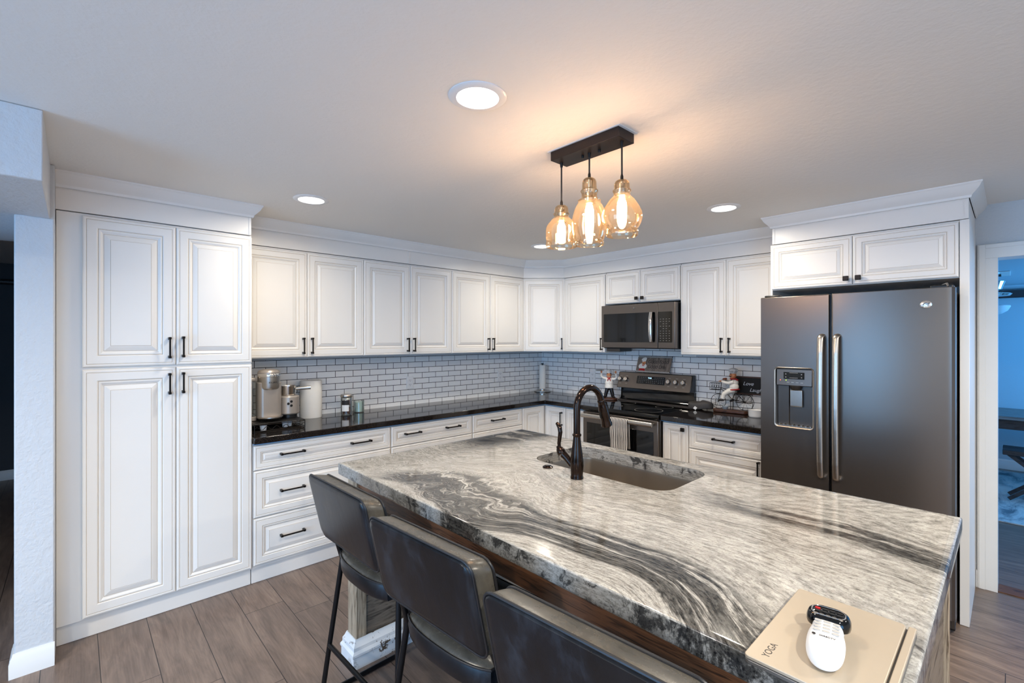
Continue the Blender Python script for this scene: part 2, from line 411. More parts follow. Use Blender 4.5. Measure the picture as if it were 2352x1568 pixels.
struct('wall_hall_side',M().box(-3.6,-.121,-3.4,-3.28,0,C),'darkwall')
struct('wall_right',M().box(6.2,6.32,-7.7,-6.5,0,C).box(6.2,6.32,-3.9,4.2,0,C).box(6.2,6.32,-6.5,-3.9,0,.5).box(6.2,6.32,-6.5,-3.9,2.1,C),'wall')
struct('wall_front',M().box(-3.6,1.55,-7.7,-7.58,0,C).box(3.65,6.2,-7.7,-7.58,0,C).box(1.55,3.65,-7.7,-7.58,2.03,C),'wall')
# backsplash tile faces
struct('wall_tile_left',M().box(0,.008,-3.25,0,.9,1.36),'tileA')
struct('wall_tile_back',M().box(.008,2.68,-.008,0,.9,1.36).box(1.14,1.89,-.008,0,1.36,1.44),'tileB')
# windows behind the camera
def window(name,M1,glass,mat='trim'):
    o=struct(name,M1,mat,bevel=.004); g=obj('pane',glass,'clear',o); return o
m=M()
for a,b in ((1.55,1.63),(2.53,2.67),(3.57,3.65)): m.box(a,b,-7.66,-7.6,0,2.03)
m.box(1.63,3.57,-7.66,-7.6,0,.12); m.box(1.63,3.57,-7.66,-7.6,1.93,2.03)
door=struct('door_1',m,'trim',bevel=.004); obj('pane',M().box(1.63,2.53,-7.635,-7.63,.12,1.93).box(2.67,3.57,-7.635,-7.63,.12,1.93),'clear',door)
m=M()
for a,b in ((-6.5,-6.42),(-5.24,-5.16),(-3.98,-3.9)): m.box(6.23,6.29,a,b,.5,2.1)
m.box(6.23,6.29,-6.42,-3.98,.5,.58); m.box(6.23,6.29,-6.42,-3.98,2.02,2.1)
win=struct('window_1',m,'trim',bevel=.004); obj('pane',M().box(6.26,6.263,-6.42,-3.98,.58,2.02),'clear',win)
# baseboards
def bb(name,x0,x1,y0,y1,h=.13):
    w,d=x1-x0,y1-y0
    m=M().box(x0,x1,y0,y1,0,h*.72); e=.004
    if w<d: m.prism([(x0,h*.72),(x1,h*.72),(x1-.3*w,h*.86),(x0+.4*w,h),(x0,h)],y0,y1,'y')
    else: m.box(x0,x1,y0+.3*d,y1,h*.72,h)
    return struct(name,m,'trim',bevel=.003)
m=M()
def bbprof(h=.105): return [(0,0),(.016,0),(.016,.065),(.012,.075),(.012,.082),(.006,.094),(.004,h),(0,h)]
def sweep(m,path,prof,mat=0,closed=False):
    P=[Vector(p) for p in path]; n=len(P); rs=[]
    for i in range(n):
        d0=(P[i]-P[i-1]).normalized() if i>0 else None
        d1=(P[i+1]-P[i]).normalized() if i<n-1 else None
        n0=Vector((d0.y,-d0.x)) if d0 else None; n1=Vector((d1.y,-d1.x)) if d1 else None
        if n0 is None: w=n1
        elif n1 is None: w=n0
        else:
            w=(n0+n1).normalized(); w=w/max(.3,w.dot(n0))
        rs.append([(P[i].x+w.x*o,P[i].y+w.y*o,z) for o,z in prof])
    m.rings(rs,mat,capend=True,capstart=True); return m
struct('baseboard_stub',sweep(M(),[(.60,-4.25),(.745,-4.25),(.745,-4.119)],bbprof()),'trim')
struct('baseboard_hall',sweep(M(),[(-3.6,-7.5),(-3.6,-3.45)],bbprof()),'trim')
struct('baseboard_back',M().box(3.6595,3.664,-.016,0,0,.105),'trim')
# crown moulding with the frieze boards over the cabinets
fr=2.262
prof=[(0,fr-.002),(.006,fr),(.009,fr+.012),(.014,fr+.018),(.022,fr+.026),(.036,fr+.042),(.043,fr+.056),(.046,fr+.062),(.05,fr+.066),(.05,C),(0,C)]
path=[(.6265,-4.119),(.6265,-3.255),(.3265,-3.255),(.3265,-.618),(.616,-.3265),(2.7,-.3265),(2.7,-.618),(3.658,-.618),(3.658,0)]
struct('trim_2',sweep(M(),path,prof),'trim',ang=20)
prof=[(-.02,2.155),(0,2.155),(0,fr),(-.02,fr)]
path2=[(.620,-4.119),(.620,-3.26),(.320,-3.26),(.320,-.618),(.613,-.3205),(2.704,-.3205),(2.704,-.612),(3.654,-.612),(3.654,0)]
struct('trim_3',sweep(M(),path2,prof),'cabinet')
# the small joint strips on the frieze
m=M().box(.6195,.624,-3.272,-3.26,2.156,fr-.002).box(.3205,.3235,-1.99,-1.975,2.156,fr-.002)
m.box(2.706,2.72,-.616,-.6125,2.156,fr-.002).box(3.637,3.6535,-.616,-.6125,2.156,fr-.002)
struct('trim_4',m,'cabinet')
# door casing into the next room
m=M()
def casing(m,x0,x1,z0,z1): m.box(x0,x1,-.019,0,z0,z1)
m.box(3.665,3.752,-.02,.14,0,2.006).box(3.665,4.66,-.02,.14,2.006,2.092).box(4.572,4.66,-.02,.14,0,2.006)
m.box(3.671,3.70,-.024,-.02,0,2.09).box(3.70,4.62,-.024,-.02,2.066,2.09)
struct('door_2',m,'trim',bevel=.003)
struct('trim_5',M().box(3.752,4.572,-.002,.122,0,.006),'apron')
# next room
struct('wall_next_far',M().box(2.3,6.2,3.9,4.02,0,2.14),'bluewall')
struct('wall_next_left',M().box(2.18,2.3,.12,4.02,0,2.14),'bluewall')
struct('ceiling_next',M().box(2.18,6.2,.12,4.02,2.14,2.24),'bluewall')
struct('wall_next_window',M().box(6.13,6.2,.12,4.0,0,.6),'bluewall')
struct('baseboard_next',sweep(M(),[(6.1,3.9),(2.3,3.9)][::-1],[(0,0),(.016,0),(.016,.07),(.010,.082),(.010,.094),(.004,.112),(0,.112)]),'trim')
struct('trim_6',sweep(M(),[(2.3,3.9),(6.1,3.9)],[(0,2.09),(.012,2.094),(.05,2.128),(.05,2.14),(0,2.14)]),'bluewall')
# ------------------------------------------------------------ cabinets
def doorface(m,x0,x1,z0,z1,y,s=1.0):
    "raised-panel front; y = back plane, front towards -y"
    P=[(0,0,0),(0,.014,0),(.003,.018,0),(.007,.0195,0),(.013,.0195,0),(.0145,.0178,1),(.0165,.0178,0),(.018,.0195,0),
       (.050,.0195,0),(.052,.018,0),(.0535,.0155,1),(.056,.0155,0),(.058,.017,0),(.062,.0165,0),(.068,.0125,0),(.0705,.009,0),(.0725,.009,1),(.0745,.009,0),
       (.077,.0105,0),(.094,.0165,0),(.096,.0165,1),(.0975,.0178,0)]
    rs=[];ms=[]
    for i,(d,o,g) in enumerate(P):
        dd=d if d<.019 else .018+(d-.018)*s
        a=dd
        rs.append([(x0+a,y-o,z0+a),(x1-a,y-o,z0+a),(x1-a,y-o,z1-a),(x0+a,y-o,z1-a)])
        ms.append(1 if g else 0)
    m.rings(rs,0,capend=True,capstart=True,mats=ms[:-1]); return m
def pull(cx,cz,y,L=.115,vert=True,xf=None):
    m=M(); h=L/2
    if vert:
        m.box(cx-.0045,cx+.0045,y-.034,y-.026,cz-h+.004,cz+h-.004)
        for s in(-1,1): m.prism([(y,cz+s*(h-.007)-.0075),(y,cz+s*(h-.007)+.0075),(y-.006,cz+s*(h-.007)+.006),(y-.034,cz+s*(h-.005)+.006),(y-.034,cz+s*(h-.005)-.006),(y-.006,cz+s*(h-.007)-.006)],cx-.0068,cx+.0068,'x')
    else:
        m.box(cx-h+.004,cx+h-.004,y-.034,y-.026,cz-.0045,cz+.0045)
        for s in(-1,1): m.box(cx+s*(h-.006)-.0068,cx+s*(h-.006)+.0068,y-.034,y,cz-.0068,cz+.0068)
    return m
def knob(cx,cz,y):
    m=M(); m.lathe([(.006,0),(.006,.012)],(0,0,0),12,xf=Matrix.Translation((cx,y,cz))@Matrix.Rotation(math.pi/2,4,'X'))
    return m.box(cx-.0145,cx+.0145,y-.028,y-.012,cz-.0145,cz+.0145)
def cabinet(name,label,cat,fr,u0,u1,z0,z1,dep,fronts,group=None,back=.0,toe=False,sides=None):
    """fr 'A' = long wall (faces +x, u runs along +y), 'B' = range wall (faces -y, u runs along +x)
    fronts: (kind, a, b, z0, z1, s, handles) handles: list of (type, u, z, length)"""
    loc,rz=((back,u0,0),90) if fr=='A' else ((u0,-back,0),0)
    t=thing(name,label,cat,loc,rz,group); w=u1-u0; D=dep-.0205-back
    m=M()
    if toe: m.box(0,w,-D,0,.10,z1); m.box(0,w,-D+.02,0,0.001,.10)
    else: m.box(0,w,-D,0,z0,z1)
    obj('body',m,'cabinet',t,bevel=.001)
    for kind,a,b,c,d,s,hs in fronts:
        f=obj('door' if kind=='d' else 'drawer',doorface(M(),a-u0+.0015,b-u0-.0015,c,d,-D-.0005,s),['cabinet','glaze'],t,ang=12)
        for h in hs:
            if h[0]=='k': obj('knob',knob(h[1]-u0,h[2],-D-.020),'black_metal',f,bevel=.003)
            else: obj('handle',pull(h[1]-u0,h[2],-D-.020,h[3] if len(h)>3 else .115,h[0]=='v'),'black_metal',f,bevel=.0015)
    return t
ZU0,ZU1=1.385,2.152
# tall pantry
y0,y1,ym=-4.024,-3.255,-3.637
cabinet('pantry_cabinet','tall white four-door pantry cabinet at the left end beside the textured wall stub','cabinet','A',-4.117,y1,0,ZU1,.6265,
 [('d',y0,ym,.112,1.362,1.15,[('v',ym-.031,1.273)]),('d',ym,y1,.112,1.362,1.05,[('v',ym+.031,1.275)]),
  ('d',y0,ym,1.375,ZU1-.012,1.15,[('v',ym-.031,1.471)]),('d',ym,y1,1.375,ZU1-.012,1.05,[('v',ym+.031,1.475)])],toe=True,back=.003)
# uppers on the long wall
GU='white upper wall cabinets with raised-panel doors'
hz=1.47
def upper(fr,a,b,mid,label,name='wall_cabinet',z0=ZU0,hs='v',zz=None):
    zz=zz or hz; e=ZU1-.012
    if mid: fs=[('d',a,mid,z0+.004,e,1,[(hs,mid-.03,zz)]),('d',mid,b,z0+.004,e,1,[(hs,mid+.03,zz)])]
    else: fs=[('d',a,b,z0+.004,e,1,[(hs,b-.03,zz)])]
    return cabinet(name,label,'cabinet',fr,a,b,z0,ZU1,.326,fs,GU,back=.002)
upper('A',-3.25,-2.387,-2.820,'white two-door wall cabinet next to the pantry, above the coffee machine')
upper('A',-2.387,-1.541,-1.970,'white two-door wall cabinet, middle one on the long left wall')
upper('A',-1.541,-.618,-1.082,'white two-door wall cabinet on the long wall, next to the corner')
upper('B',.616,1.134,None,'white single-door wall cabinet between the corner cabinet and the microwave')
upper('B',1.902,2.685,2.278,'white two-door wall cabinet between the microwave and the refrigerator')
cabinet('wall_cabinet','small white wall cabinet with two square knobs directly above the microwave','cabinet','B',1.140,1.896,1.848,ZU1,.326,
 [('d',1.140,1.517,1.852,ZU1-.012,.75,[('k',1.487,1.888)]),('d',1.517,1.896,1.852,ZU1-.012,.75,[('k',1.547,1.888)])],GU,back=.002)
# diagonal corner wall cabinet
t=thing('corner_cabinet','white one-door diagonal wall cabinet in the room corner','cabinet',(.003,-.003,0),0,GU)
obj('body',M().prism([(0,0),(.611,0),(.611,-.303),(.303,-.611),(0,-.611)],ZU0,ZU1,'z'),'cabinet',t)
L=math.hypot(.308,.308); xf=Matrix.Translation((.303,-.611,0))@Matrix.Rotation(math.radians(45),4,'Z')
m=doorface(M(),.006,L-.006,ZU0+.004,ZU1-.012,-.0005); 
for i,v in enumerate(m.v): m.v[i]=xf@v
f=obj('door',m,['cabinet','glaze'],t,ang=12)
m=pull(L-.036,hz,-.020); m.v=[xf@v for v in m.v]; obj('handle',m,'black_metal',f,bevel=.0015)
# deep cabinet over the refrigerator with its tall side panel
zf=1.846
t=cabinet('fridge_cabinet','white two-door cabinet with square knobs above the refrigerator, with tall side panels','cabinet','B',2.70,3.618,zf,ZU1,.62,
 [('d',2.700,3.150,zf+.004,ZU1-.010,.78,[('k',3.120,1.886)]),('d',3.150,3.617,zf+.004,ZU1-.010,.78,[('k',3.181,1.886)])],back=.002)
obj('side_panel',M().box(.919,.957,-.612,.0,0.001,ZU1),'cabinet',t,bevel=.002)
obj('side_panel',M().box(-.013,-.001,-.59,.0,0.001,ZU1),'cabinet',t,bevel=.001)
# base cabinets
GB='white base cabinets with drawers under the black counter'
cabinet('base_cabinet','white base cabinet with three wide drawers beside the pantry','cabinet','A',-3.250,-2.316,0,.872,.6265,
 [('w',-3.248,-2.320,.706,.858,.62,[('h',-3.022,.789,.15),('h',-2.557,.786,.15)]),('w',-3.248,-2.320,.414,.702,.9,[('h',-3.022,.558,.15),('h',-2.557,.558,.15)]),
  ('w',-3.248,-2.320,.120,.408,.9,[('h',-3.022,.272,.15),('h',-2.557,.272,.15)])],GB,toe=True,back=.011)
cabinet('base_cabinet','white base cabinet on the long wall with a two-pull drawer, seen above the island','cabinet','A',-2.314,-1.540,0,.872,.6265,
 [('w',-2.312,-1.543,.706,.858,.62,[('h',-2.135,.792,.14),('h',-1.753,.792,.14)]),('w',-2.312,-1.543,.414,.702,.9,[('h',-2.135,.558,.14),('h',-1.753,.558,.14)]),('w',-2.312,-1.543,.120,.408,.9,[('h',-2.135,.272,.14),('h',-1.753,.272,.14)])],GB,toe=True,back=.011)
cabinet('base_cabinet','white base cabinet with a single-pull top drawer next to the corner','cabinet','A',-1.538,-.935,0,.872,.6265,
 [('w',-1.536,-.938,.706,.858,.62,[('h',-1.257,.792,.15)]),('w',-1.536,-.938,.414,.702,.9,[('h',-1.257,.558,.15)]),('w',-1.536,-.938,.120,.408,.9,[('h',-1.257,.272,.15)])],GB,toe=True,back=.011)
# L-shaped corner base
t=thing('corner_base_cabinet','white corner base cabinet with two angled-together doors behind the faucet','cabinet',(.003,-.003,0),0,GB)
obj('body',M().prism([(0,0),(.890,0),(.890,-.603),(.603,-.603),(.603,-.930),(0,-.930)],.10,.872,'z').prism([(0,0),(.890,0),(.890,-.58),(.58,-.58),(.58,-.930),(0,-.930)],.001,.10,'z'),'cabinet',t)
m=doorface(M(),.002,.300,.12,.858,0,1); X=Matrix.Translation((.6035,-.930,0))@Matrix.Rotation(math.pi/2,4,'Z'); m.v=[X@v for v in m.v]
obj('door',m,['cabinet','glaze'],t,ang=12)
f=obj('door',doorface(M(),.627,.888,.12,.858,-.6035,.9),['cabinet','glaze'],t,ang=12)
obj('handle',pull(.850,.752,-.6235,.13),'black_metal',f,bevel=.0015)
cabinet('base_cabinet','narrow white base cabinet directly left of the range','cabinet','B',.895,1.131,0,.872,.6265,
 [('d',.897,1.129,.12,.858,.75,[])],GB,toe=True,back=.011)
cabinet('base_cabinet','narrow white base cabinet with one square knob right of the range','cabinet','B',1.902,2.118,0,.872,.6265,
 [('d',1.904,2.116,.12,.858,.75,[('k',2.080,.822)])],GB,toe=True,back=.011)
cabinet('base_cabinet','white base cabinet with a horizontal-pull drawer between the range and the refrigerator','cabinet','B',2.120,2.684,0,.872,.6265,
 [('w',2.122,2.682,.690,.858,.62,[('h',2.388,.787,.155)]),('d',2.122,2.682,.120,.684,1,[('v',2.625,.62)])],GB,toe=True,back=.011)
# worktops
m=M().prism([(.010,-3.252),(.657,-3.252),(.657,-.657),(1.132,-.657),(1.132,-.010),(.010,-.010)],.874,.914,'z')
o=tag(obj('counter_worktop',m,'blackstone',bevel=.004,seg=3),'glossy black L-shaped granite worktop running from the pantry round the corner to the range','counter')
m=M().box(1.902,2.684,-.657,-.010,.874,.914)
MT['film']=plain('blue_edge_film',rgb(84,164,226),.4)  # blue strip colour stands in for sky reflected under the worktop edges
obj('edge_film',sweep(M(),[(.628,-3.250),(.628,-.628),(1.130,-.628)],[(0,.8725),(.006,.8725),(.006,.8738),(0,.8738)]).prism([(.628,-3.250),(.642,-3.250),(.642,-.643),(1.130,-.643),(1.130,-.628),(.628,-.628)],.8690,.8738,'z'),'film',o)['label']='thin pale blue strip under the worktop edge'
m=M().box(1.902,2.684,-.657,-.010,.874,.914)
o=tag(obj('counter_worktop',m,'blackstone',bevel=.004,seg=3),'short glossy black worktop between the range and the refrigerator','counter')
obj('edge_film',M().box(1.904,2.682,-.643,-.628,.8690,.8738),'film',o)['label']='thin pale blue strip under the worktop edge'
# outlets
def outlet(x,y,z,rz,label):
    t=thing('wall_outlet',label,'outlet',(x,y,z),rz,'white duplex outlets in the tile backsplash')
    m=M(); m.prism(rrect(.07,.115,.006),-.007,0,'y'); obj('cover_plate',m,'white',t,bevel=.002)
    for s in(-1,1):
        q=M(); q.prism(rrect(.034,.028,.010,cy=s*.020),-.0085,-.0075,'y'); o=obj('socket_face',q,'white',t)
        q=M()
        for dx in(-.007,.007): q.box(dx-.0012,dx+.0012,-.0092,-.0086,s*.020-.001,s*.020+.008)
        q.box(-.002,.002,-.0092,-.0086,s*.020-.010,s*.020-.006); obj('slot',q,'black',o)
    return t
outlet(.0085,-1.789,1.117,90,'white duplex outlet in the tile, right of the candle on the long wall')
outlet(.0085,-.675,1.122,90,'white duplex outlet in the tile, nearest the paper towel stand in the corner')
outlet(.753,-.0085,1.120,0,'white duplex outlet beside the standing chef figurine')
outlet(2.155,-.0085,1.113,0,'white outlet half hidden behind the chef riding a bicycle')
# ------------------------------------------------------------ recessed ceiling lights
def downlight(x,y,label,pw=LED_W):
    t=thing('recessed_ceiling_light',label,'ceiling light',(x,y,C),0,'recessed round ceiling lights')
    obj('trim_ring',M().lathe([(.069,-.003),(.072,-.007),(.090,-.006),(.098,-.002),(.098,0),(.069,0)],n=48,cap=False),'white',t)
    obj('lens',M().lathe([(0.0001,-.0015),(.069,-.0015)],n=48,cap=False),'led',t)
    area('led_lamp',(0,0,-.012),(0,0,0),.13,.13,pw,LED_C,165,'DISK',t)
downlight(2.578,-3.060,'large-looking round recessed light nearest the camera, above the stools')
downlight(1.006,-3.039,'round recessed ceiling light in front of the pantry')
downlight(2.583,-1.102,'round recessed ceiling light in front of the refrigerator, right of the pendants')
downlight(.987,-1.049,'round recessed ceiling light partly hidden behind the leftmost pendant')
for i,(x,y) in enumerate(((4.6,-1.6),(4.6,-3.6),(2.4,-5.4),(4.6,-5.6),(5.4,-6.9),(2.4,-6.9))):  # unseen downlights added as fill to brighten the room
    downlight(x,y,['out of frame to the right of the island, near the doorway','out of frame to the right of the camera','out of frame behind the camera, nearest the stools','out of frame behind the camera on the right','out of frame in the far rear right corner','out of frame by the rear glass door'][i].join(('round recessed ceiling light ','')),FILL_W)
STREAM=[(0,[(1.621,-1.911),(2.444,-1.918),(2.995,-1.923),(3.390,-1.926),(3.697,-1.924)]),
(0.16,[(1.854,-2.310),(3.159,-2.353),(3.411,-2.319),(3.597,-2.365),(3.702,-2.409)]),
(0.36,[(2.035,-2.719),(2.620,-2.652),(2.951,-2.575),(3.294,-2.576),(3.475,-2.600),(3.619,-2.607),(3.700,-2.644)]),
(0.6,[(1.831,-2.970),(2.109,-2.799),(2.326,-2.731),(2.608,-2.811),(2.808,-2.874),(2.957,-2.843),(3.173,-2.818),(3.330,-2.855),(3.434,-2.927),(3.496,-2.988)]),
(0.72,[(1.888,-3.086),(2.294,-3.039),(2.514,-3.042),(2.723,-2.991),(2.914,-2.959),(3.084,-2.963),(3.200,-2.962),(3.316,-3.015),(3.411,-3.100),(3.461,-3.142)]),
(0.84,[(1.977,-3.131),(2.534,-3.166),(2.699,-3.118),(2.853,-3.046),(3.003,-3.031),(3.127,-3.007),(3.225,-3.028),(3.329,-3.122),(3.405,-3.202)]),
(1.05,[(2.059,-3.172),(2.425,-3.197),(2.809,-3.179),(3.068,-3.181),(3.210,-3.203),(3.303,-3.215)]),
]
# ------------------------------------------------------------ pendant fixture
t=thing('pendant_light','dark rectangular ceiling fixture with three hanging amber glass jar shades','pendant light',(2.6075,-2.481,C))
obj('canopy',M().box(-.1745,.1745,-.054,.054,-.040,0),'canopy',t,bevel=.002)
obj('mounting_plate',M().box(-.185,.185,-.062,.062,-.002,0),'white',t)
for dx in(-.04,.045): obj('screw_cap',M().lathe([(.0045,-.052),(.0055,-.050),(.0055,-.040)],(dx,0,0),12),'black_metal',t)
def pend(cx,ppm,dep,wx,prof,ztopsock,bulb):
    def zz(v): return 1.5188+(778.27-(270+v/4.75))*dep/1074.83-C
    P=[(max(r,.5)/4.75/ppm,zz(v)) for r,v in prof]
    x=wx-2.6075
    top=P[0][1]
    obj('cord',M().tube([(x,0,-.04),(x,0,top-.004)],.0035,8),'cord',t)
    obj('cord_grip',M().lathe([(.0075,-.040),(.006,-.055),(.0045,-.060)],(x,0,0),12),'black_metal',t)
    obj('cord_grip',M().lathe([(.006,top-.002),(.006,top+.012),(.004,top+.02)],(x,0,0),12),'black_metal',t)
    # double-walled glass
    inner=[(max(r-.0022,.0003),z-(.002 if i<3 else 0)) for i,(r,z) in enumerate(P)]
    s=obj('glass_shade',M().lathe(P+inner[::-1],(x,0,0),48,cap=False),'amber',t,ang=60)
    zs=top-ztopsock
    obj('socket',M().lathe([(.006,top-.001),(.006,zs+.040),(.017,zs+.038),(.0185,zs+.03),(.0185,zs+.005),(.0215,zs+.003),(.0215,zs-.010),(.016,zs-.012)],(x,0,0),24),'steel',t)
    zb=zs-.012
    obj('bulb',M().lathe([(.011,zb),(.012,zb-.010),(.0175,zb-.022),(.0190,zb-.05),(.0180,zb-bulb),(.010,zb-bulb-.010),(.0005,zb-bulb-.013)],(x,0,0),20),'bulb',t)
P1=[(0,955),(50,962),(68,978),(75,1000),(76,1035),(84,1043),(91,1050),(85,1060),(78,1072),(80,1090),(100,1108),(112,1118),(128,1140),(150,1165),(166,1195),(172,1230),(172,1300),(166,1350),(168,1362),(175,1378),(173,1395),(168,1412)]
P2=[(0,655),(45,662),(66,678),(77,705),(80,780),(88,790),(96,800),(94,812),(85,825),(83,850),(86,878),(108,893),(126,905),(120,917),(124,932),(140,960),(160,1000),(178,1060),(189,1120),(190,1170),(186,1230),(172,1300),(156,1340),(151,1350),(160,1365),(161,1380),(157,1392)]
P3=[(0,680),(50,686),(72,702),(84,730),(85,780),(94,790),(101,800),(97,815),(89,828),(90,852),(104,872),(122,888),(138,905),(158,935),(190,985),(210,1030),(218,1075),(214,1120),(200,1165),(182,1200),(166,1218),(168,1232),(173,1245),(172,1275),(168,1292)]
pend(325,519.9,2.067,2.449,P1,.060,.062)
pend(637,549.5,1.956,2.602,P2,.100,.075)
pend(995,583.2,1.843,2.761,P3,.055,.085)
# ------------------------------------------------------------ island
IX0,IX1,IY0,IY1=1.617,3.697,-3.134,-1.913
ZT,ZB=.930,.874
def slab():
    pl=STREAM
    pts=np.array([p for a,l in pl for p in l]); val=np.array([a for a,l in pl for p in l])
    def phi(r2): return np.where(r2>1e-12,r2*np.log(r2+1e-12)*.5,0)
    n=len(pts); K=phi(((pts[:,None]-pts[None])**2).sum(-1))+np.eye(n)*.004
    A=np.block([[K,np.c_[np.ones(n),pts]],[np.c_[np.ones(n),pts].T,np.zeros((3,3))]])
    w=np.linalg.solve(A,np.r_[val,0,0,0])
    nx,ny=132,82
    # rings of rounded edge : build top grid then skirt
    xs=np.linspace(IX0+.006,IX1-.006,nx); ys=np.linspace(IY0+.006,IY1-.006,ny)
    V=[];F=[]
    for y in ys:
        for x in xs: V.append((x,y,ZT))
    for j in range(ny-1):
        for i in range(nx-1):
            a=j*nx+i; F.append((a,a+1,a+nx+1,a+nx))
    per=[(i,0) for i in range(nx)]+[(nx-1,j) for j in range(1,ny)]+[(i,ny-1) for i in range(nx-2,-1,-1)]+[(0,j) for j in range(ny-2,0,-1)]
    prev=[j*nx+i for i,j in per]
    for off,dz in ((.0035,-.001),(.0055,-.0035),(.006,-.007),(.006,-.020),(.006,-.036),(.006,ZB-ZT+.005),(.002,ZB-ZT)):
        cur=[]
        for i,j in per:
            x=xs[i]+(off if i==nx-1 else (-off if i==0 else 0)); y=ys[j]+(off if j==ny-1 else (-off if j==0 else 0))
            cur.append(len(V)); V.append((x,y,ZT+dz))
        k=len(per)
        for q in range(k): F.append((prev[(q+1)%k],prev[q],cur[q],cur[(q+1)%k]))
        prev=cur
    F.append(tuple(prev[::-1]))
    me=bpy.data.meshes.new('island_countertop'); me.from_pydata(V,[],F)
    P=np.array(V)[:,:2]
    R=phi(((P[:,None]-pts[None])**2).sum(-1)); psi=R@w[:n]+w[n]+P@w[n+1:]
    x,y=P[:,0],P[:,1]
    # darkness of the ribbons : strong between the two bounding flow lines
    def sst(a,b,v): t=np.clip((v-a)/(b-a),0,1); return t*t*(3-2*t)
    dk=sst(.60,.68,psi)*(1-sst(.83,.87,psi))
    dk=dk*sst(1.85,2.15,x)
    dk=np.maximum(dk,.55*sst(.10,.14,psi)*(1-sst(.18,.24,psi))*sst(2.9,3.2,x))
    dk=np.maximum(dk,.75*(1-sst(1.75,2.0,x))*(1-sst(.10,.25,psi)))
    dk=np.clip(dk+.06,0,1)
    tb=(1-sst(2.3,2.75,x))*sst(.35,.55,psi)+.12*(1-sst(2.2,3.0,x))
    tt=x*.85-y*.6
    me.uv_layers.new(name='flow'); me.uv_layers.new(name='mask')
    li=np.zeros(len(me.loops),dtype=np.int32); me.loops.foreach_get('vertex_index',li)
    me.uv_layers['flow'].data.foreach_set('uv',np.c_[tt[li],psi[li]].astype(np.float32).ravel())
    me.uv_layers['mask'].data.foreach_set('uv',np.c_[dk[li],tb[li]].astype(np.float32).ravel())
    me.materials.append(MT['granite'])
    for p in me.polygons: p.use_smooth=True
    o=bpy.data.objects.new('island_countertop',me); S.collection.objects.link(o)
    c=M().prism(rrect(.725,.405,.085,8,cx=2.5425,cy=-2.2075),ZB-.05,ZT+.05,'z')
    cut=obj('cut',c,'granite'); b=o.modifiers.new('b','BOOLEAN'); b.operation='DIFFERENCE'; b.object=cut; b.solver='EXACT'
    dg=bpy.context.evaluated_depsgraph_get(); me2=bpy.data.meshes.new_from_object(o.evaluated_get(dg))
    o.modifiers.clear(); o.data=me2; bpy.data.objects.remove(cut)
    b=bmesh.new(); b.from_mesh(me2)
    for e in b.edges:
        if len(e.link_faces)==2 and e.calc_face_angle(0)>math.radians(50): e.smooth=False
    b.to_mesh(me2); b.free()
    return o
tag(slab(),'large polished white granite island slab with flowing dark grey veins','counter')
# island base
t=thing('kitchen_island','kitchen island of weathered planks with corner posts and chipped white skirting','island',(1.617,-3.134,0))
Lx,Ly=IX1-IX0,IY1-IY0
for x0 in(.028,Lx-.115):
    obj('end_panel',M().box(x0+.012,x0+.075,.06,Ly-.05,.10,ZB-.001),'rusticdark',t,bevel=.002)
    obj('corner_post',M().box(x0,x0+.087,.035,.085,.10,ZB-.001).box(x0+.087,x0+.090,.035,.085,.10,ZB-.001),'rustic',t,bevel=.004)
    obj('corner_post',M().box(x0,x0+.087,Ly-.075,Ly-.025,.10,ZB-.001),'rustic',t,bevel=.004)
    pr=[(0,0),(.022,0),(.022,.055),(.026,.060),(.026,.070),(.018,.082),(.018,.098),(.010,.112),(.004,.128),(0,.128)]
    a,b=x0-.001,x0+.088
    obj('skirting',sweep(M(),[(a,Ly-.03),(a,.034),(b,.034),(b,Ly-.03)],[(o,z+.0005) for o,z in pr]),'chipped',t,ang=25)
obj('seating_side_panel',M().box(.105,Lx-.105,.42,.445,.08,ZB-.001),'rusticdark',t,bevel=.002)
obj('kitchen_side_panel',M().box(.105,Lx-.105,Ly-.075,Ly-.05,.08,ZB-.001),'rusticdark',t,bevel=.002)
obj('floor_panel',M().box(.105,Lx-.105,.446,Ly-.076,.08,.10),'rusticdark',t)
obj('apron',M().box(.119,Lx-.118,.045,.065,.785,ZB-.001),'apron',t,bevel=.002)
obj('support_board',M().box(.119,Lx-.118,.066,.41,.852,ZB-.001),'apron',t)
# sink
t=thing('sink','undermount stainless steel single-bowl sink set in the granite island','sink',(2.5425,-2.2075,0))
m=M(); rs=[]
for e,z,r in ((.012,ZB-.001,.09),(.004,ZB-.002,.088),(.002,ZB-.01,.085),(0.0,ZB-.12,.08),(-.010,ZB-.17,.075),(-.03,ZB-.195,.06),(-.06,ZB-.205,.05)):
    rs.append([(x,y,z) for x,y in rrect(.725+2*e,.405+2*e,r,8)])
rs.append([(x*.12,y*.2,ZB-.208) for x,y in rrect(.6,.28,.05,8)])
m.rings(rs,capend=True,capstart=False)
ob=obj('basin',m,'sink',t,ang=50,fix=False); sm=ob.modifiers.new('s','SOLIDIFY'); sm.thickness=.0015; sm.offset=-1
obj('drain',M().lathe([(.045,ZB-.2065),(.042,ZB-.2045),(.03,ZB-.2062),(.0005,ZB-.2062)],n=32),'steel',t)
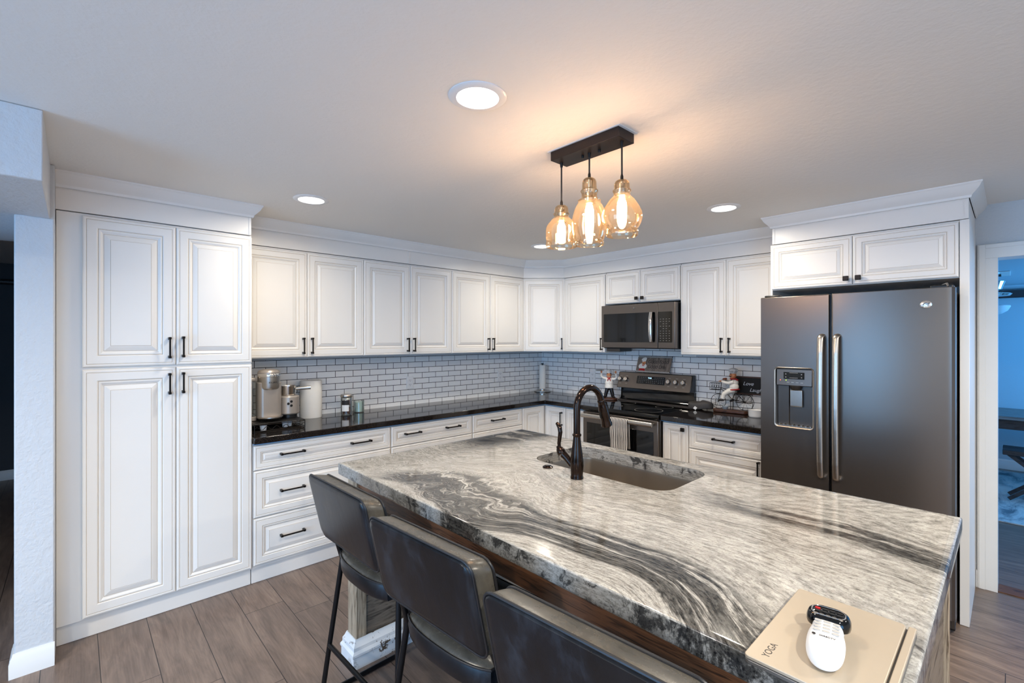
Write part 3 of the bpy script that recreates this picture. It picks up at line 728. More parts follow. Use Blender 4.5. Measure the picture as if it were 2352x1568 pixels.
# faucet
t=thing('kitchen_faucet','tall oil-rubbed bronze gooseneck faucet with side lever behind the sink','faucet',(2.551,-2.50,ZT))
obj('body',M().lathe([(.0275,0),(.0275,.006),(.0255,.012),(.0265,.03),(.0285,.055),(.028,.075),(.0235,.11),(.0185,.145),(.016,.168),(.0155,.176),(.0185,.180),(.0195,.184),(.0175,.188),(.0145,.190)],n=36),'bronze',t)
r=.078; pts=[(0,0,.186),(0,0,.245)]
cy,cz=r,.300; pts.append((0,0,.300))
for i in range(1,17):
    a=math.pi-i*math.radians(168)/16; pts.append((.012*i/16,cy+r*math.cos(a),cz+r*math.sin(a)))
obj('spout',M().tube(pts,.0145,18),'bronze',t)
e=Vector(pts[-1]); d=(e-Vector(pts[-2])).normalized(); q=d.to_track_quat('Z','Y').to_matrix().to_4x4(); X=Matrix.Translation(e)@q
obj('spray_head',M().lathe([(.0150,-.004),(.0175,.0),(.0175,.006),(.0160,.010),(.0185,.020),(.0215,.045),(.0225,.060),(.0215,.085),(.0215,.094),(.0245,.110),(.0250,.118),(.021,.122),(.0005,.121)],n=30,xf=X),'bronze',t)
obj('spray_button',M().box(-.005,.005,-.0255,-.020,.045,.075,xf=X),'black_metal',t,bevel=.001)
j=Vector((-.075,-.012,.098))
obj('valve_arm',M().tube([(-.006,0,.035),(-.022,-.004,.052),(-.048,-.008,.078),(-.066,-.011,.092)],[.0135,.0145,.0150,.0165],18),'bronze',t)
m=M(); qq=Vector((-.6,-.1,.78)).to_track_quat('Z','Y').to_matrix().to_4x4(); m.lathe([(.018,-.006),(.0195,.0),(.019,.008),(.015,.018),(.009,.026),(.0075,.032)],n=26,xf=Matrix.Translation(j)@qq)
obj('valve_cap',m,'bronze',t)
obj('lever',M().tube([(-.086,-.013,.118),(-.088,-.014,.135),(-.084,-.014,.160),(-.080,-.014,.185),(-.084,-.014,.205),(-.092,-.014,.216),(-.101,-.014,.222)],[.0075,.0078,.0085,.0095,.0100,.0095,.0065],14),'bronze',t)
t=thing('sink_air_switch','small round bronze button set in the granite left of the faucet','switch',(2.353,-2.466,ZT))
obj('bezel',M().lathe([(.0235,0),(.0235,.004),(.019,.0075),(.015,.007),(.014,.005),(.0005,.005)],n=30),'bronze',t)
obj('button',M().lathe([(.011,.0052),(.011,.0085),(.009,.0095),(.0005,.0095)],n=24),'bronze',t)
# ------------------------------------------------------------ bar stools
def stool_parts(t):
    # local: faces +y, origin on the floor under the seat centre
    W=.232
    def panel(cz,h,th,w,r):
        pass
    # back rest : rounded slab, top leaning to -y
    def back_ring(a,y): return [(x,y,z) for x,z in rrect(2*(W-a),.262-2*a,.035-a*.6 if .035-a*.6>.01 else .01,6,cy=.846)]
    rs=[back_ring(.022,-.002),back_ring(.008,.0),back_ring(.002,.006),back_ring(0,.012),back_ring(-.001,.042),back_ring(0,.072),back_ring(.002,.078),back_ring(.008,.084),back_ring(.024,.086)]
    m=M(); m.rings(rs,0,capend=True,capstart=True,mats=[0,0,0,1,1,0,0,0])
    # centre bulge / sag of top edge
    sh=math.tan(math.radians(13))
    def warp(v):
        z=v.z
        if z>.9: z-=.006*(1-(v.x/W)**2)
        return Vector((v.x, v.y-.195-(z-.715)*sh, z+ (.04-v.y)*sh*.9))
    m.v=[warp(v) for v in m.v]
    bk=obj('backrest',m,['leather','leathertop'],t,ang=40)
    for yy in(.008,.077):
        ring=[warp(Vector((x,yy,z))) for x,z in rrect(2*W+.002,.264,.036,7,cy=.846)]
        obj('piping',M().tube(ring,.0036,8,closed=True),'piping',bk)
    # seat
    def seat_out(a,z,n=9):
        P=[]
        w=.207-a; f=.215-a; b=a
        for sx,a0 in((1,0),(-1,90)):
            for i in range(n+1):
                an=math.radians(a0+90*i/n); r=.05
                P.append((sx*(w-r)+r*math.cos(an),f-r+r*math.sin(an),z))
        for i in range(1,18):   # bulging rear
            u=-1+2*i/18; P.append((u*w, -.105+b-.063*(1-abs(u)**2.6)**.6, z))
        return P
    rs=[seat_out(.02,.585),seat_out(.004,.588),seat_out(0,.596),seat_out(-.002,.62),seat_out(0,.646),seat_out(.004,.654),seat_out(.02,.662),seat_out(.06,.667),seat_out(.12,.669)]
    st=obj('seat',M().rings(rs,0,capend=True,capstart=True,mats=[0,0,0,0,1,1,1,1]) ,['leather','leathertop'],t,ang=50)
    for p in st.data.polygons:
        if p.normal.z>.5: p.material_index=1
    ring=[(x,y,.650) for x,y,z in seat_out(-.002,0)]
    obj('piping',M().tube(ring,.0034,8,closed=True),'piping',st)
    # sled frame : each side one bent tube
    for s in(-1,1):
        P=[(s*.205,-.185,.86),(s*.208,-.150,.72),(s*.222,-.112,.605),(s*.300,-.165,.012),(s*.300,.235,.012),(s*.212,.195,.578),(s*.150,.185,.578)]
        obj('side_frame',M().tube(fillet(P,.035,6),.0105,12),'stoolmetal',t)
        obj('seat_rail',M().tube([(s*.216,-.112,.588),(s*.205,.19,.575)],.009,10),'stoolmetal',t)
    f=lambda z:(.012-z)/(.012-.625)
    z=.235; k=(z-.012)/(.613); y=-.165+.047*k; x=.300-.100*k
    obj('foot_rail',M().tube([(-x,y,z),(x,y,z)],.0095,12),'stoolmetal',t)
    k=(z-.012)/.563; y=.235-.04*k; x=.300-.095*k
    obj('foot_rail',M().tube([(-x,y,z),(x,y,z)],.0095,12),'stoolmetal',t)
GS='black leather bar stools along the island'
s1=thing('bar_stool','black leather bar stool farthest from the camera, at the left end of the island','bar stool',(2.112,-3.115,0),1.5,GS)
stool_parts(s1)
s2=copy_tree(s1); s2.location=(2.682,-3.135,0); s2.rotation_euler[2]=math.radians(4); s2['label']='black leather bar stool in the middle of the three, overlapping the first one'
s3=copy_tree(s1); s3.location=(3.245,-3.15,0); s3.rotation_euler[2]=math.radians(4); s3['label']='black leather bar stool nearest the camera, cut off by the bottom of the picture'
# ------------------------------------------------------------ range
def boolcut(o,cut):
    cut.parent=o.parent
    b=o.modifiers.new('b','BOOLEAN'); b.operation='DIFFERENCE'; b.object=cut; b.solver='EXACT'
    dg=bpy.context.evaluated_depsgraph_get(); me=bpy.data.meshes.new_from_object(o.evaluated_get(dg))
    o.modifiers.clear(); o.data=me; bpy.data.objects.remove(cut)
    b=bmesh.new(); b.from_mesh(me)
    for e in b.edges:
        if len(e.link_faces)==2: e.smooth=e.calc_face_angle(0)<math.radians(35)
    b.to_mesh(me); b.free()
    return o
t=thing('kitchen_range','slate freestanding electric range with black glass top and rear control console','range',(1.517,0,0))
obj('body',M().box(-.376,.376,-.635,-.03,.02,.895),'slatedark',t,bevel=.003)
obj('cooktop',M().prism([(-.668,.872),(-.672,.878),(-.672,.906),(-.662,.916),(-.075,.916),(-.075,.896),(-.636,.896),(-.636,.872)],-.380,.380,'x'),'blackgloss',t,bevel=.002)
m=M()
for x,y,r in ((-.19,-.50,.10),(.19,-.50,.115),(-.19,-.24,.08),(.19,-.24,.075)):
    m.lathe([(r-.0012,.9162),(r,.9164),(r+.0012,.9162)],(x,y,0),48,cap=False)
o=obj('burner_marking',m,'printgrey',t); o['kind']='stuff'
d=obj('oven_door',M().box(-.374,.374,-.672,-.640,.230,.866),'slate',t,bevel=.006)
obj('door_glass',M().box(-.330,.335,-.6745,-.6715,.300,.772),'blackgloss',d,bevel=.001)
obj('handle',M().tube([(-.352,-.728,.838),(.352,-.728,.838)],[(.0115,.019)]*2,20,sq=(0,1,0)).box(-.345,-.325,-.722,-.671,.828,.848).box(.325,.345,-.722,-.671,.828,.848),'steel',d,bevel=.002)
d=obj('storage_drawer',M().box(-.374,.374,-.668,-.640,.060,.222),'slate',t,bevel=.005)
obj('backguard_riser',M().prism([(-.095,.917),(-.080,.93),(-.062,.96),(-.058,1.04),(-.02,1.04),(-.02,.917)],-.377,.377,'x'),'blackgloss',t)
obj('trim_strip',M().prism([(-.112,.9165),(-.112,.924),(-.098,.928),(-.092,.918)],-.379,.379,'x'),'slate',t)
cs=obj('control_console',M().prism([(-.133,1.044),(-.088,1.196),(-.030,1.198),(-.030,1.044)],-.380,.380,'x'),'black',t,bevel=.006)
ey=Vector((0,-.045/.1585,-.152/.1585)) # down the slope towards the front
def onslope(u,z,out):   # point on the console face
    k=(z-1.044)/.152; return Vector((u,-.133+.045*k-out*.959,z-out*.284*-1))
SL=Matrix.Rotation(math.radians(16.5),4,'X')
def slopeM(u,z,out=0): return Matrix.Translation(onslope(u,z,out))@Matrix.Rotation(math.radians(-16.5),4,'X')
obj('fascia',M().prism(rrect(.744,.150,.012),-.0025,0,'y',xf=slopeM(0,1.120)),'slate',cs)
obj('display',M().prism(rrect(.292,.074,.006),-.0035,-.001,'y',xf=slopeM(-.021,1.130)),'blackgloss',cs)
m=M()
for r in range(4):
    for c in range(13):
        if (r==0 and 4<c<8) or (r==3 and c in(3,9)): continue
        m.box(-.125+c*.0205,-.125+c*.0205+.009,-.0039,-.0036,.024-r*.016,.026-r*.016,xf=slopeM(-.021,1.130))
for x in (-.345,-.279,.166,.237,.307):
    m.box(-.012,.012,-.0029,-.0026,.036,.038,xf=slopeM(x,1.124)); m.box(-.010,.010,-.0029,-.0026,-.040,-.038,xf=slopeM(x,1.124))
o=obj('printed_marking',m,'printgrey',cs); o['kind']='stuff'
text('9:16',.020,'clock_digits','clock',cs,onslope(-.030,1.150,.0042),(73.5,0,0))
for x in (-.345,-.279,.166,.237,.307):
    xf=slopeM(x,1.124)@Matrix.Rotation(math.pi/2,4,'X')
    kb=obj('knob',M().lathe([(.0225,0.002),(.0225,.010),(.020,.014),(.0185,.028),(.0165,.031),(.0005,.0315)],n=28,xf=xf),'chrome',cs)
    obj('grip',M().box(-.0045,.0045,-.018,.018,.030,.037,xf=xf),'steel',kb,bevel=.0015)
# towel over the oven handle
k=N('striped_dish_towel'); uv=k.n('ShaderNodeUVMap',uv_map='uv'); su=k.n('ShaderNodeSeparateXYZ'); k.L(uv.outputs[0],su.inputs[0])
st=k.ramp(k.math('FRACT',k.math('MULTIPLY',su.outputs[0],11.5)),[(.0,(1,1,1)),(.46,(1,1,1)),(.5,(0,0,0)),(.96,(0,0,0))])
k.bsdf(k.mix(st,rgb(62,56,56),rgb(226,218,208)),.9,0,k.bump(k.noise(k.coord(),300,2),.4,.001)); MT['towel']=k.m
def sheet(profile,x0,x1,nx,fold,skew=0):
    V=[];F=[];UV=[]
    n=len(profile)
    for j,(y,z) in enumerate(profile):
        for i in range(nx):
            u=i/(nx-1); d=min(1,max(0,(0.845-z)/.12))
            V.append((x0+(x1-x0)*u+skew*(.85-z)+.0015*math.sin(9*u+z*14)*d, y-fold*math.sin(u*11+.7*math.sin(z*9))*d*(1 if y<-.728 else -1), z+.004*math.sin(u*6)*d)); UV.append((u,j/n))
    for j in range(n-1):
        for i in range(nx-1): a=j*nx+i; F.append((a,a+1,a+nx+1,a+nx))
    return V,F,UV
def towel():
    prof=[(-.752-.002*math.sin(i*.9),.575+i*.0175) for i in range(15)]
    c=(-.728,.838)
    for i in range(0,9):
        a=math.pi-i*math.pi/8; prof.append((c[0]+.0215*math.cos(a),c[1]+.0235*math.sin(a)))
    prof+=[(-.704+.001*i,.828-i*.02) for i in range(12)]
    V,F,UV=sheet(prof,1.490,1.652,34,.0055,.02)
    me=bpy.data.meshes.new('dish_towel'); me.from_pydata(V,[],F); l=me.uv_layers.new(name='uv')
    for lp in me.loops: l.data[lp.index].uv=UV[lp.vertex_index]
    me.materials.append(MT['towel']); [setattr(p,'use_smooth',True) for p in me.polygons]
    o=bpy.data.objects.new('dish_towel',me); S.collection.objects.link(o); q=o.modifiers.new('s','SOLIDIFY'); q.thickness=.0025
    q=o.modifiers.new('u','SUBSURF'); q.levels=q.render_levels=1
    return o
tag(towel(),'black and cream striped dish towel hanging over the oven door handle','towel')
# ------------------------------------------------------------ microwave
t=thing('microwave','slate over-the-range microwave with dark window under the small wall cabinet','microwave',(1.519,-.010,0))
obj('body',M().box(-.374,.374,-.345,0,1.432,1.832),'black',t,bevel=.002)
def mwfront(x0,x1,mat,name):
    return obj(name,M().prism([(x0,-.346),(x0,-.384),(x0+.004,-.388),(x1-.004,-.388),(x1,-.384),(x1,-.346)],1.440,1.830,'z'),mat,t,bevel=.002)
d=mwfront(-.374,.2145,'slate','door')
obj('window_glass',M().prism(rrect(.535,.262,.008,cx=-.078,cy=1.6205),-.3895,-.3875,'y'),'blackgloss',d)
obj('handle',M().tube([(.161,-.385,1.490),(.161,-.412,1.497),(.161,-.424,1.55),(.161,-.427,1.622),(.161,-.424,1.695),(.161,-.412,1.748),(.161,-.385,1.755)],[(.006,.014)]*7,16,sq=(0,1,0)),'chrome',d)
d=mwfront(.2165,.374,'slate','control_panel')
obj('keypad',M().prism(rrect(.128,.262,.006,cx=.283,cy=1.6205),-.3895,-.3875,'y'),'blackgloss',d)
m=M()
for r in range(10):
    for c in range(4): 
        if r in(2,4) and c in(0,3): continue
        m.box(.236+c*.027,.246+c*.027,-.3901,-.3896,1.688-r*.0205,1.690-r*.0205)
o=obj('printed_marking',m,'printgrey',d); o['kind']='stuff'
obj('badge',M().lathe([(.0105,0),(.0105,.0015),(.009,.002),(.0005,.002)],n=24,xf=Matrix.Translation((-.020,-.388,1.795))@Matrix.Rotation(math.pi/2,4,'X')),'slatedark',t)
text('GE',.010,'badge_letters','printgrey',t,(-.020,-.3905,1.795),(90,0,0))
obj('vent_filter',M().box(-.372,-.225,-.30,-.10,1.400,1.4315),'slatedark',t,bevel=.003)
# ------------------------------------------------------------ refrigerator
t=thing('refrigerator','slate side-by-side refrigerator with water dispenser and two long handles','refrigerator',(3.162,0,0))
obj('case',M().box(-.450,.448,-.765,-.045,.03,1.768),'slatedark',t,bevel=.004)
dl=obj('freezer_door',M().box(-.457,-.0855,-.829,-.770,.095,1.783),'slate',t)
cut=obj('c',M().prism(rrect(.207,.362,.018,6,cx=-.2685,cy=1.1575),-.9,-.785,'y'),'slate')
boolcut(dl,cut); q=dl.modifiers.new('b','BEVEL'); q.width=.005; q.segments=3; q.limit_method='ANGLE'; q.angle_limit=math.radians(50)
dr=obj('fridge_door',M().prism([(-.0735,-.770),(-.0735,-.823),(-.068,-.829),(.420,-.829),(.440,-.823),(.452,-.805),(.455,-.770)],.095,1.783,'z'),'slate',t,bevel=.003,ang=25)
obj('door_gasket',M().box(-.086,-.073,-.80,-.766,.10,1.775),'black',t)
obj('base_grille',M().box(-.448,.448,-.74,-.70,.012,.088),'black',t,bevel=.004)
obj('foot',M().box(.36,.43,-.79,-.72,.001,.07),'black',t,bevel=.012)
for x in(-.40,.40): obj('hinge_cover',M().box(x-.045,x+.045,-.80,-.70,1.769 if x>0 else 1.784,1.797),'black',t,bevel=.006)
obj('hinge_pin',M().tube([(.40,-.74,1.80),(.42,-.79,1.803),(.425,-.80,1.786)],.005,10),'steel',t)
for x,dd in((-.118,dl),(-.042,dr)):
    P=[(x,-.828,.705),(x,-.868,.712),(x,-.880,.80),(x,-.888,1.0),(x,-.890,1.12),(x,-.888,1.25),(x,-.880,1.44),(x,-.868,1.532),(x,-.828,1.540)]
    obj('handle',M().tube(fillet(P,.02,4),[(.010,.0165)]*len(fillet(P,.02,4)),18,sq=(0,1,0)),'steel',dd)
fr_=[(x,z) for x,z in rrect(.207,.362,.018,6,cx=-.2685,cy=1.1575)]
m=M(); m.rings([[(x,-.8292,z) for x,z in rrect(.219,.374,.022,6,cx=-.2685,cy=1.1575)],[(x,-.8330,z) for x,z in rrect(.214,.369,.020,6,cx=-.2685,cy=1.1575)],[(x,-.8310,z) for x,z in rrect(.203,.358,.016,6,cx=-.2685,cy=1.1575)],[(x,-.800,z) for x,z in rrect(.199,.354,.014,6,cx=-.2685,cy=1.1575)]],capend=False)
bz=obj('dispenser_bezel',m,'steel',dl,ang=25)
obj('dispenser_panel',M().prism([(-.803,1.228),(-.826,1.232),(-.820,1.332),(-.803,1.332)],-.366,-.171,'x'),'slate',bz,bevel=.002)
o=obj('display',M().box(-.325,-.212,-.8275,-.822,1.272,1.314,xf=Matrix.Translation((0,0,0))),'blackgloss',bz)
m=M()
for x in(-.312,-.226):
    for z in(1.283,1.302): m.box(x-.003,x+.003,-.8281,-.8276,z-.002,z+.002)
for z in(1.279,1.309): m.box(-.292,-.246,-.8281,-.8276,z,z+.0015)
for x in(-.30,-.275,-.25,-.225): m.box(x-.007,x+.007,-.8272,-.8262,1.250,1.2525)
o=obj('printed_marking',m,'printgrey',bz); o['kind']='stuff'
obj('indicator_light',M().box(-.345,-.341,-.8275,-.8255,1.262,1.266),'red_led',bz)
obj('indicator_light',M().box(-.313,-.309,-.8275,-.8255,1.262,1.266),'green_led',bz)
obj('dispenser_cavity',M().prism([(-.365,-.7851),(-.172,-.7851),(-.172,-.7865),(-.30,-.7865),(-.305,-.793),(-.365,-.793)],.985,1.228,'z'),'slatedark',bz)
obj('nozzle',M().lathe([(.034,1.232),(.030,1.214),(.022,1.206),(.0005,1.206)],(-.262,-.806,0),24),'slatedark',bz)
obj('paddle',M().prism([(-.812,1.205),(-.816,1.203),(-.812,1.105),(-.806,1.10),(-.802,1.103)],-.292,-.226,'x'),'steel',bz,bevel=.002)
m=M().box(-.366,-.171,-.826,-.787,.980,.986)
for i in range(8): m.box(-.352+i*.024,-.345+i*.024,-.824,-.789,.986,.991)
obj('drip_grille',m,'steel',bz)
e=obj('badge',M().lathe([(.0205,0),(.0205,.003),(.0175,.0045),(.0005,.0045)],n=32,xf=Matrix.Translation((.343,-.829,1.698))@Matrix.Rotation(math.pi/2,4,'X')@Matrix.Diagonal((1.15,1,1,1))),'chrome',dr)
text('GE',.022,'badge_letters','ink',e,(.343,-.8338,1.698),(90,0,0),shear=.3)
# ------------------------------------------------------------ coffee corner
t=thing('pod_drawer_rack','black wire coffee pod rack with a solid top under the coffee machine','rack',(.365,-3.062,.914),90)
w,dp=.155,.160
obj('top_plate',M().box(-w,w,-dp,dp,.058,.062),'black',t,bevel=.002)
m=M()
for z in(.004,.014,.052): m.tube([(-w,-dp,z),(w,-dp,z),(w,dp,z),(-w,dp,z)],.0022,6,closed=True)
for x in(-w,w):
    for y in(-dp,dp): m.tube([(x,y,0.001),(x,y,.058)],.0028,6)
for i in range(12):
    y=-dp+.02+i*.026; m.tube([(-w,y,.0035),(w,y,.0035)],.0014,5)
obj('wire_frame',m,'black_metal',t)
m=M(); P=[(-w+i*w/12,-dp,.030+.012*math.sin(i*1.4)) for i in range(25)]
obj('wire_scroll',m.tube(P,.0018,6),'black_metal',t)
for x,y in((-.09,-.11),(.06,-.06),(.09,-.04)):
    p=thing('coffee_pod',{-.09:'white coffee pod lying in the wire rack at its left front',.06:'white coffee pod in the middle of the wire rack',.09:'white coffee pod at the right rear of the wire rack'}[x],'coffee pod',(.365-y,-3.062+x,.9205),0,'coffee pods in the rack')
    obj('cup',M().lathe([(.016,0),(.017,.001),(.0215,.036),(.024,.038),(.024,.040)],n=20),'white',p); obj('lid',M().lathe([(.0238,.0402),(.0005,.0410)],n=20,cap=False),'steel',p)
t=thing('coffee_machine','silver single-serve coffee machine with a milk frother, beside the pantry','coffee machine',(.335,-3.092,.9765),90)
k_='steelpaint'; MT[k_]=plain('warm_silver_plastic',rgb(176,166,156),.36,.55,var=.01)
obj('tower',M().prism(rrect(.150,.20,.035,6,cy=.01),.012,.255,'z'),k_,t,bevel=.006)
obj('brew_head',M().lathe([(.058,.205),(.066,.212),(.069,.225),(.069,.285),(.0695,.290)],(0,-.045,0),36),'steel',t)
obj('head_band',M().lathe([(.0700,.290),(.0705,.294),(.0705,.308),(.069,.311)],(0,-.045,0),36),'chrome',t)
obj('lid',M().lathe([(.068,.311),(.068,.320),(.060,.331),(.038,.338),(.0005,.340)],(0,-.045,0),36),k_,t)
text('KEURIG',.015,'brand_letters','ink',t,(0.008,-.1146,.252),(90,0,0),spacing=1.1)
obj('drip_tray',M().lathe([(.050,.002),(.066,.008),(.078,.020),(.078,.026),(.066,.027),(.0005,.024)],(0,-.075,0),36,xf=Matrix.Diagonal((1,1.0,1,1))),'steel',t)
obj('water_tank',M().prism(rrect(.072,.16,.018,5,cx=-.116,cy=.02),.030,.265,'z'),'clear',t,bevel=.004)
obj('tank_base',M().prism(rrect(.078,.17,.02,5,cx=-.116,cy=.02),.002,.029,'z'),k_,t,bevel=.003)
obj('tank_lid',M().prism(rrect(.078,.166,.02,5,cx=-.116,cy=.02),.2655,.285,'z'),k_,t,bevel=.004)
obj('frother_base',M().prism(rrect(.125,.15,.055,7,cx=.134,cy=-.020),.022,.152,'z'),k_,t,bevel=.010,)
obj('frother_foot',M().prism(rrect(.100,.12,.045,6,cx=.134,cy=-.020),.001,.0215,'z'),'black',t)
c=obj('milk_frother',M().lathe([(.044,.1535),(.046,.157),(.046,.210),(.0475,.214),(.0475,.218),(.0455,.219),(.044,.214),(.043,.162),(.0005,.160)],(.128,-.032,0),36),'chrome',t)
obj('handle',M().tube([(.172,-.050,.196),(.190,-.058,.197),(.262,-.085,.200)],[.009,.011,.0125],14),'steel',c)
for x,z in((.108,.100),(.128,.114),(.128,.086)): obj('button',M().lathe([(.0085,0),(.0085,.002),(.0005,.0025)],n=18,xf=Matrix.Translation((x,-.0958,z))@Matrix.Rotation(math.pi/2,4,'X')),'black',t)
tag(obj('paper_towel_roll',M().lathe([(.020,0),(.0775,0),(.0785,.004),(.0785,.281),(.0765,.285),(.020,.285),(.020,0)],(0,0,0),48,cap=False),'paper',loc=(.097,-2.712,.9145)),'thick white paper towel roll standing on the black worktop beside the coffee machine','paper towel')
t=thing('glass_jar','clear lidded glass jar with brown sugar cubes and a printed label, on the black worktop','jar',(.190,-2.470,.9145))
obj('glass',M().lathe([(.040,0),(.044,.006),(.044,.135),(.040,.142),(.038,.14),(.041,.133),(.041,.007),(.0005,.005)],n=36,cap=False),'clear',t)
m=M(); random.seed(3)
for i in range(190):
    a=random.uniform(0,6.28); r=.0325*math.sqrt(random.random()); z=.014+random.random()*.10
    q=Matrix.Translation((r*math.cos(a),r*math.sin(a),z))@Matrix.Rotation(random.uniform(0,3),4,Vector((random.random(),random.random(),1)))
    m.box(-.006,.006,-.005,.005,-.005,.005,xf=q)
o=obj('contents',m,'amberjar',t); o['kind']='stuff'
obj('lid',M().lathe([(.0445,.1425),(.0460,.145),(.0460,.158),(.043,.165),(.0005,.166)],n=36),'steel',t)
def curved(a0,a1,r,z0,z1,n=12):
    m=M(); A=[math.radians(a0+(a1-a0)*i/n) for i in range(n+1)]
    m.rings([[(rr*math.cos(a),rr*math.sin(a),z) for rr,z in((r,z0),(r,z1),(r-.0006,z1),(r-.0006,z0))] for a in A],capend=True,capstart=True); return m
obj('dark_label',curved(-75,5,.0452,.085,.120),'ink',t); lb=obj('white_label',curved(-70,0,.0452,.035,.084),'white',t)
text('SUGAR',.011,'label_letters','cloth_white',t,(.0462*math.cos(math.radians(-35)),.0462*math.sin(math.radians(-35)),.103),(90,0,55)) if False else None
t=thing('candle','pale mint candle in a glass tumbler, right of the lidded jar','candle',(.110,-2.330,.9145))
obj('glass_tumbler',M().lathe([(.040,0),(.043,.004),(.0435,.098),(.0415,.098),(.0410,.006),(.0005,.005)],n=36,cap=False),'clear',t)
obj('wax',M().lathe([(.0400,.0065),(.0406,.084),(.0005,.086)],n=36),'mint',t)
obj('wick',M().tube([(0,0,.085),(.001,0,.094)],.001,6),'ink',t)
t=thing('paper_towel_stand','slim white paper towel roll on a dark steel stand in the corner of the worktop','paper towel stand',(.122,-.122,.9145))
obj('base_disc',M().lathe([(.090,0),(.094,.004),(.094,.008),(.088,.012),(.040,.013),(.0005,.013)],n=48),'steel',t)
obj('collar',M().lathe([(.038,.0131),(.040,.018),(.040,.032),(.034,.036),(.0005,.036)],n=36),'chrome',t)
obj('towel_roll',M().lathe([(.009,.0365),(.035,.0365),(.036,.039),(.036,.302),(.035,.305),(.009,.305),(.009,.0365)],n=40,cap=False),'paper',t)
obj('centre_rod',M().lathe([(.007,.0365),(.007,.312),(.016,.314),(.016,.322),(.010,.326),(.0005,.327)],n=20),'black',t)
# ------------------------------------------------------------ figurines
def remesh(o,v):
    q=o.modifiers.new('r','REMESH'); q.mode='VOXEL'; q.voxel_size=v; q.use_smooth_shade=True
    q=o.modifiers.new('s','SMOOTH'); q.iterations=2
    return o
t=thing('chef_figurine','small chef statuette standing with raised arms and a serving tray, left of the range','figurine',(1.060,-.150,.9145),32)
obj('base',M().lathe([(.078,0),(.084,.004),(.082,.014),(.070,.021),(.0005,.023)],n=40,xf=Matrix.Diagonal((1,.72,1,1))),'basewood',t)
m=M()
for s in(-1,1): m.tube([(s*.016,0,.128),(s*.024,-.002,.085),(s*.033,-.002,.055),(s*.036,0,.030)],[.021,.0195,.0175,.0165],14)
remesh(obj('trousers',m,'hair',t),.0028)
for s in(-1,1): obj('shoe',M().ell((s*.044,-.018,.030),(.013,.027,.0095),rot=Matrix.Rotation(s*.5,3,'Z')),'hair',t)
m=M().ell((0,-.002,.165),(.041,.036,.042)).ell((0,0,.200),(.036,.026,.026)).lathe([(.036,.115),(.045,.118),(.040,.150)],n=24)
m.tube([(-.028,0,.208),(-.058,-.004,.216),(-.078,-.006,.236),(-.076,-.008,.262)],[.014,.013,.0125,.0105],12)
m.tube([(.028,0,.205),(.056,-.004,.206),(.074,-.006,.224),(.066,-.008,.258)],[.014,.013,.0125,.0105],12)
remesh(obj('jacket',m,'cloth_white',t),.0026)
m=M().ell((0,-.003,.247),(.0225,.0225,.0265)).ell((0,-.026,.245),(.006,.006,.006)).ell((-.022,0,.245),(.004,.005,.008)).ell((.022,0,.245),(.004,.005,.008)).ell((0,-.010,.232),(.016,.014,.012))
hd=remesh(obj('head',m,'skin',t),.0018)
m=M()
for s in(-1,1): m.ell((s*.009,-.0245,.254),(.0032,.002,.0028))
o=obj('eyes',m,'hair',hd)
obj('smile',M().tube([(-.009,-.0245,.237),(-.004,-.0275,.234),(.004,-.0275,.234),(.009,-.0245,.237)],.0014,8),'cloth_white',hd)
obj('hair',M().lathe([(.0235,.250),(.0240,.258),(.021,.268)],(0,.002,0),20),'hair',hd)
for s,x,z in((-1,-.076,.272),(1,.064,.270)):
    m=M().ell((x,-.009,z),(.0085,.006,.008))
    for i in range(4): m.tube([(x+(-.006+i*.004),-.010,z+.004),(x+(-.007+i*.0047),-.012,z+.012),(x+(-.006+i*.0045),-.016,z+.0165)],[.0021,.002,.0016],8)
    m.tube([(x-s*.006,-.010,z-.001),(x-s*.011,-.013,z+.006)],[.0024,.0018],8)
    remesh(obj('hand',m,'skin',t),.0011)
obj('serving_tray',M().lathe([(.0005,.290),(.040,.290),(.045,.294),(.0455,.296),(.040,.2925),(.0005,.292)],(-.092,-.010,0),32,cap=False),'steel',t)
m=M().lathe([(.0225,.264),(.0235,.266),(.0235,.278)],n=24)
for i in range(7):
    a=i*2*math.pi/7; m.ell((.014*math.cos(a),.014*math.sin(a),.286),(.0125,.0125,.012),nu=12,nv=8)
m.ell((0,0,.290),(.018,.018,.012)); remesh(obj('chef_hat',m,'hatgrey',t),.002)
m=M().tube([(.0195*math.cos(a),-.002+.0205*math.sin(a),.219+.003*math.sin(a)) for a in [i*2*math.pi/20 for i in range(20)]],.0042,8,closed=True)
for s in(-1,1): m.tube([(0,-.024,.216),(s*.012,-.034,.200),(s*.016,-.036,.188)],[.004,.0048,.0022],8)
obj('neckerchief',m,'red',t)
for i in range(3): obj('button',M().ell((.006,-.0385+.001*i,.190-i*.018),(.002,.0015,.002),nu=8,nv=6),'ink',t)
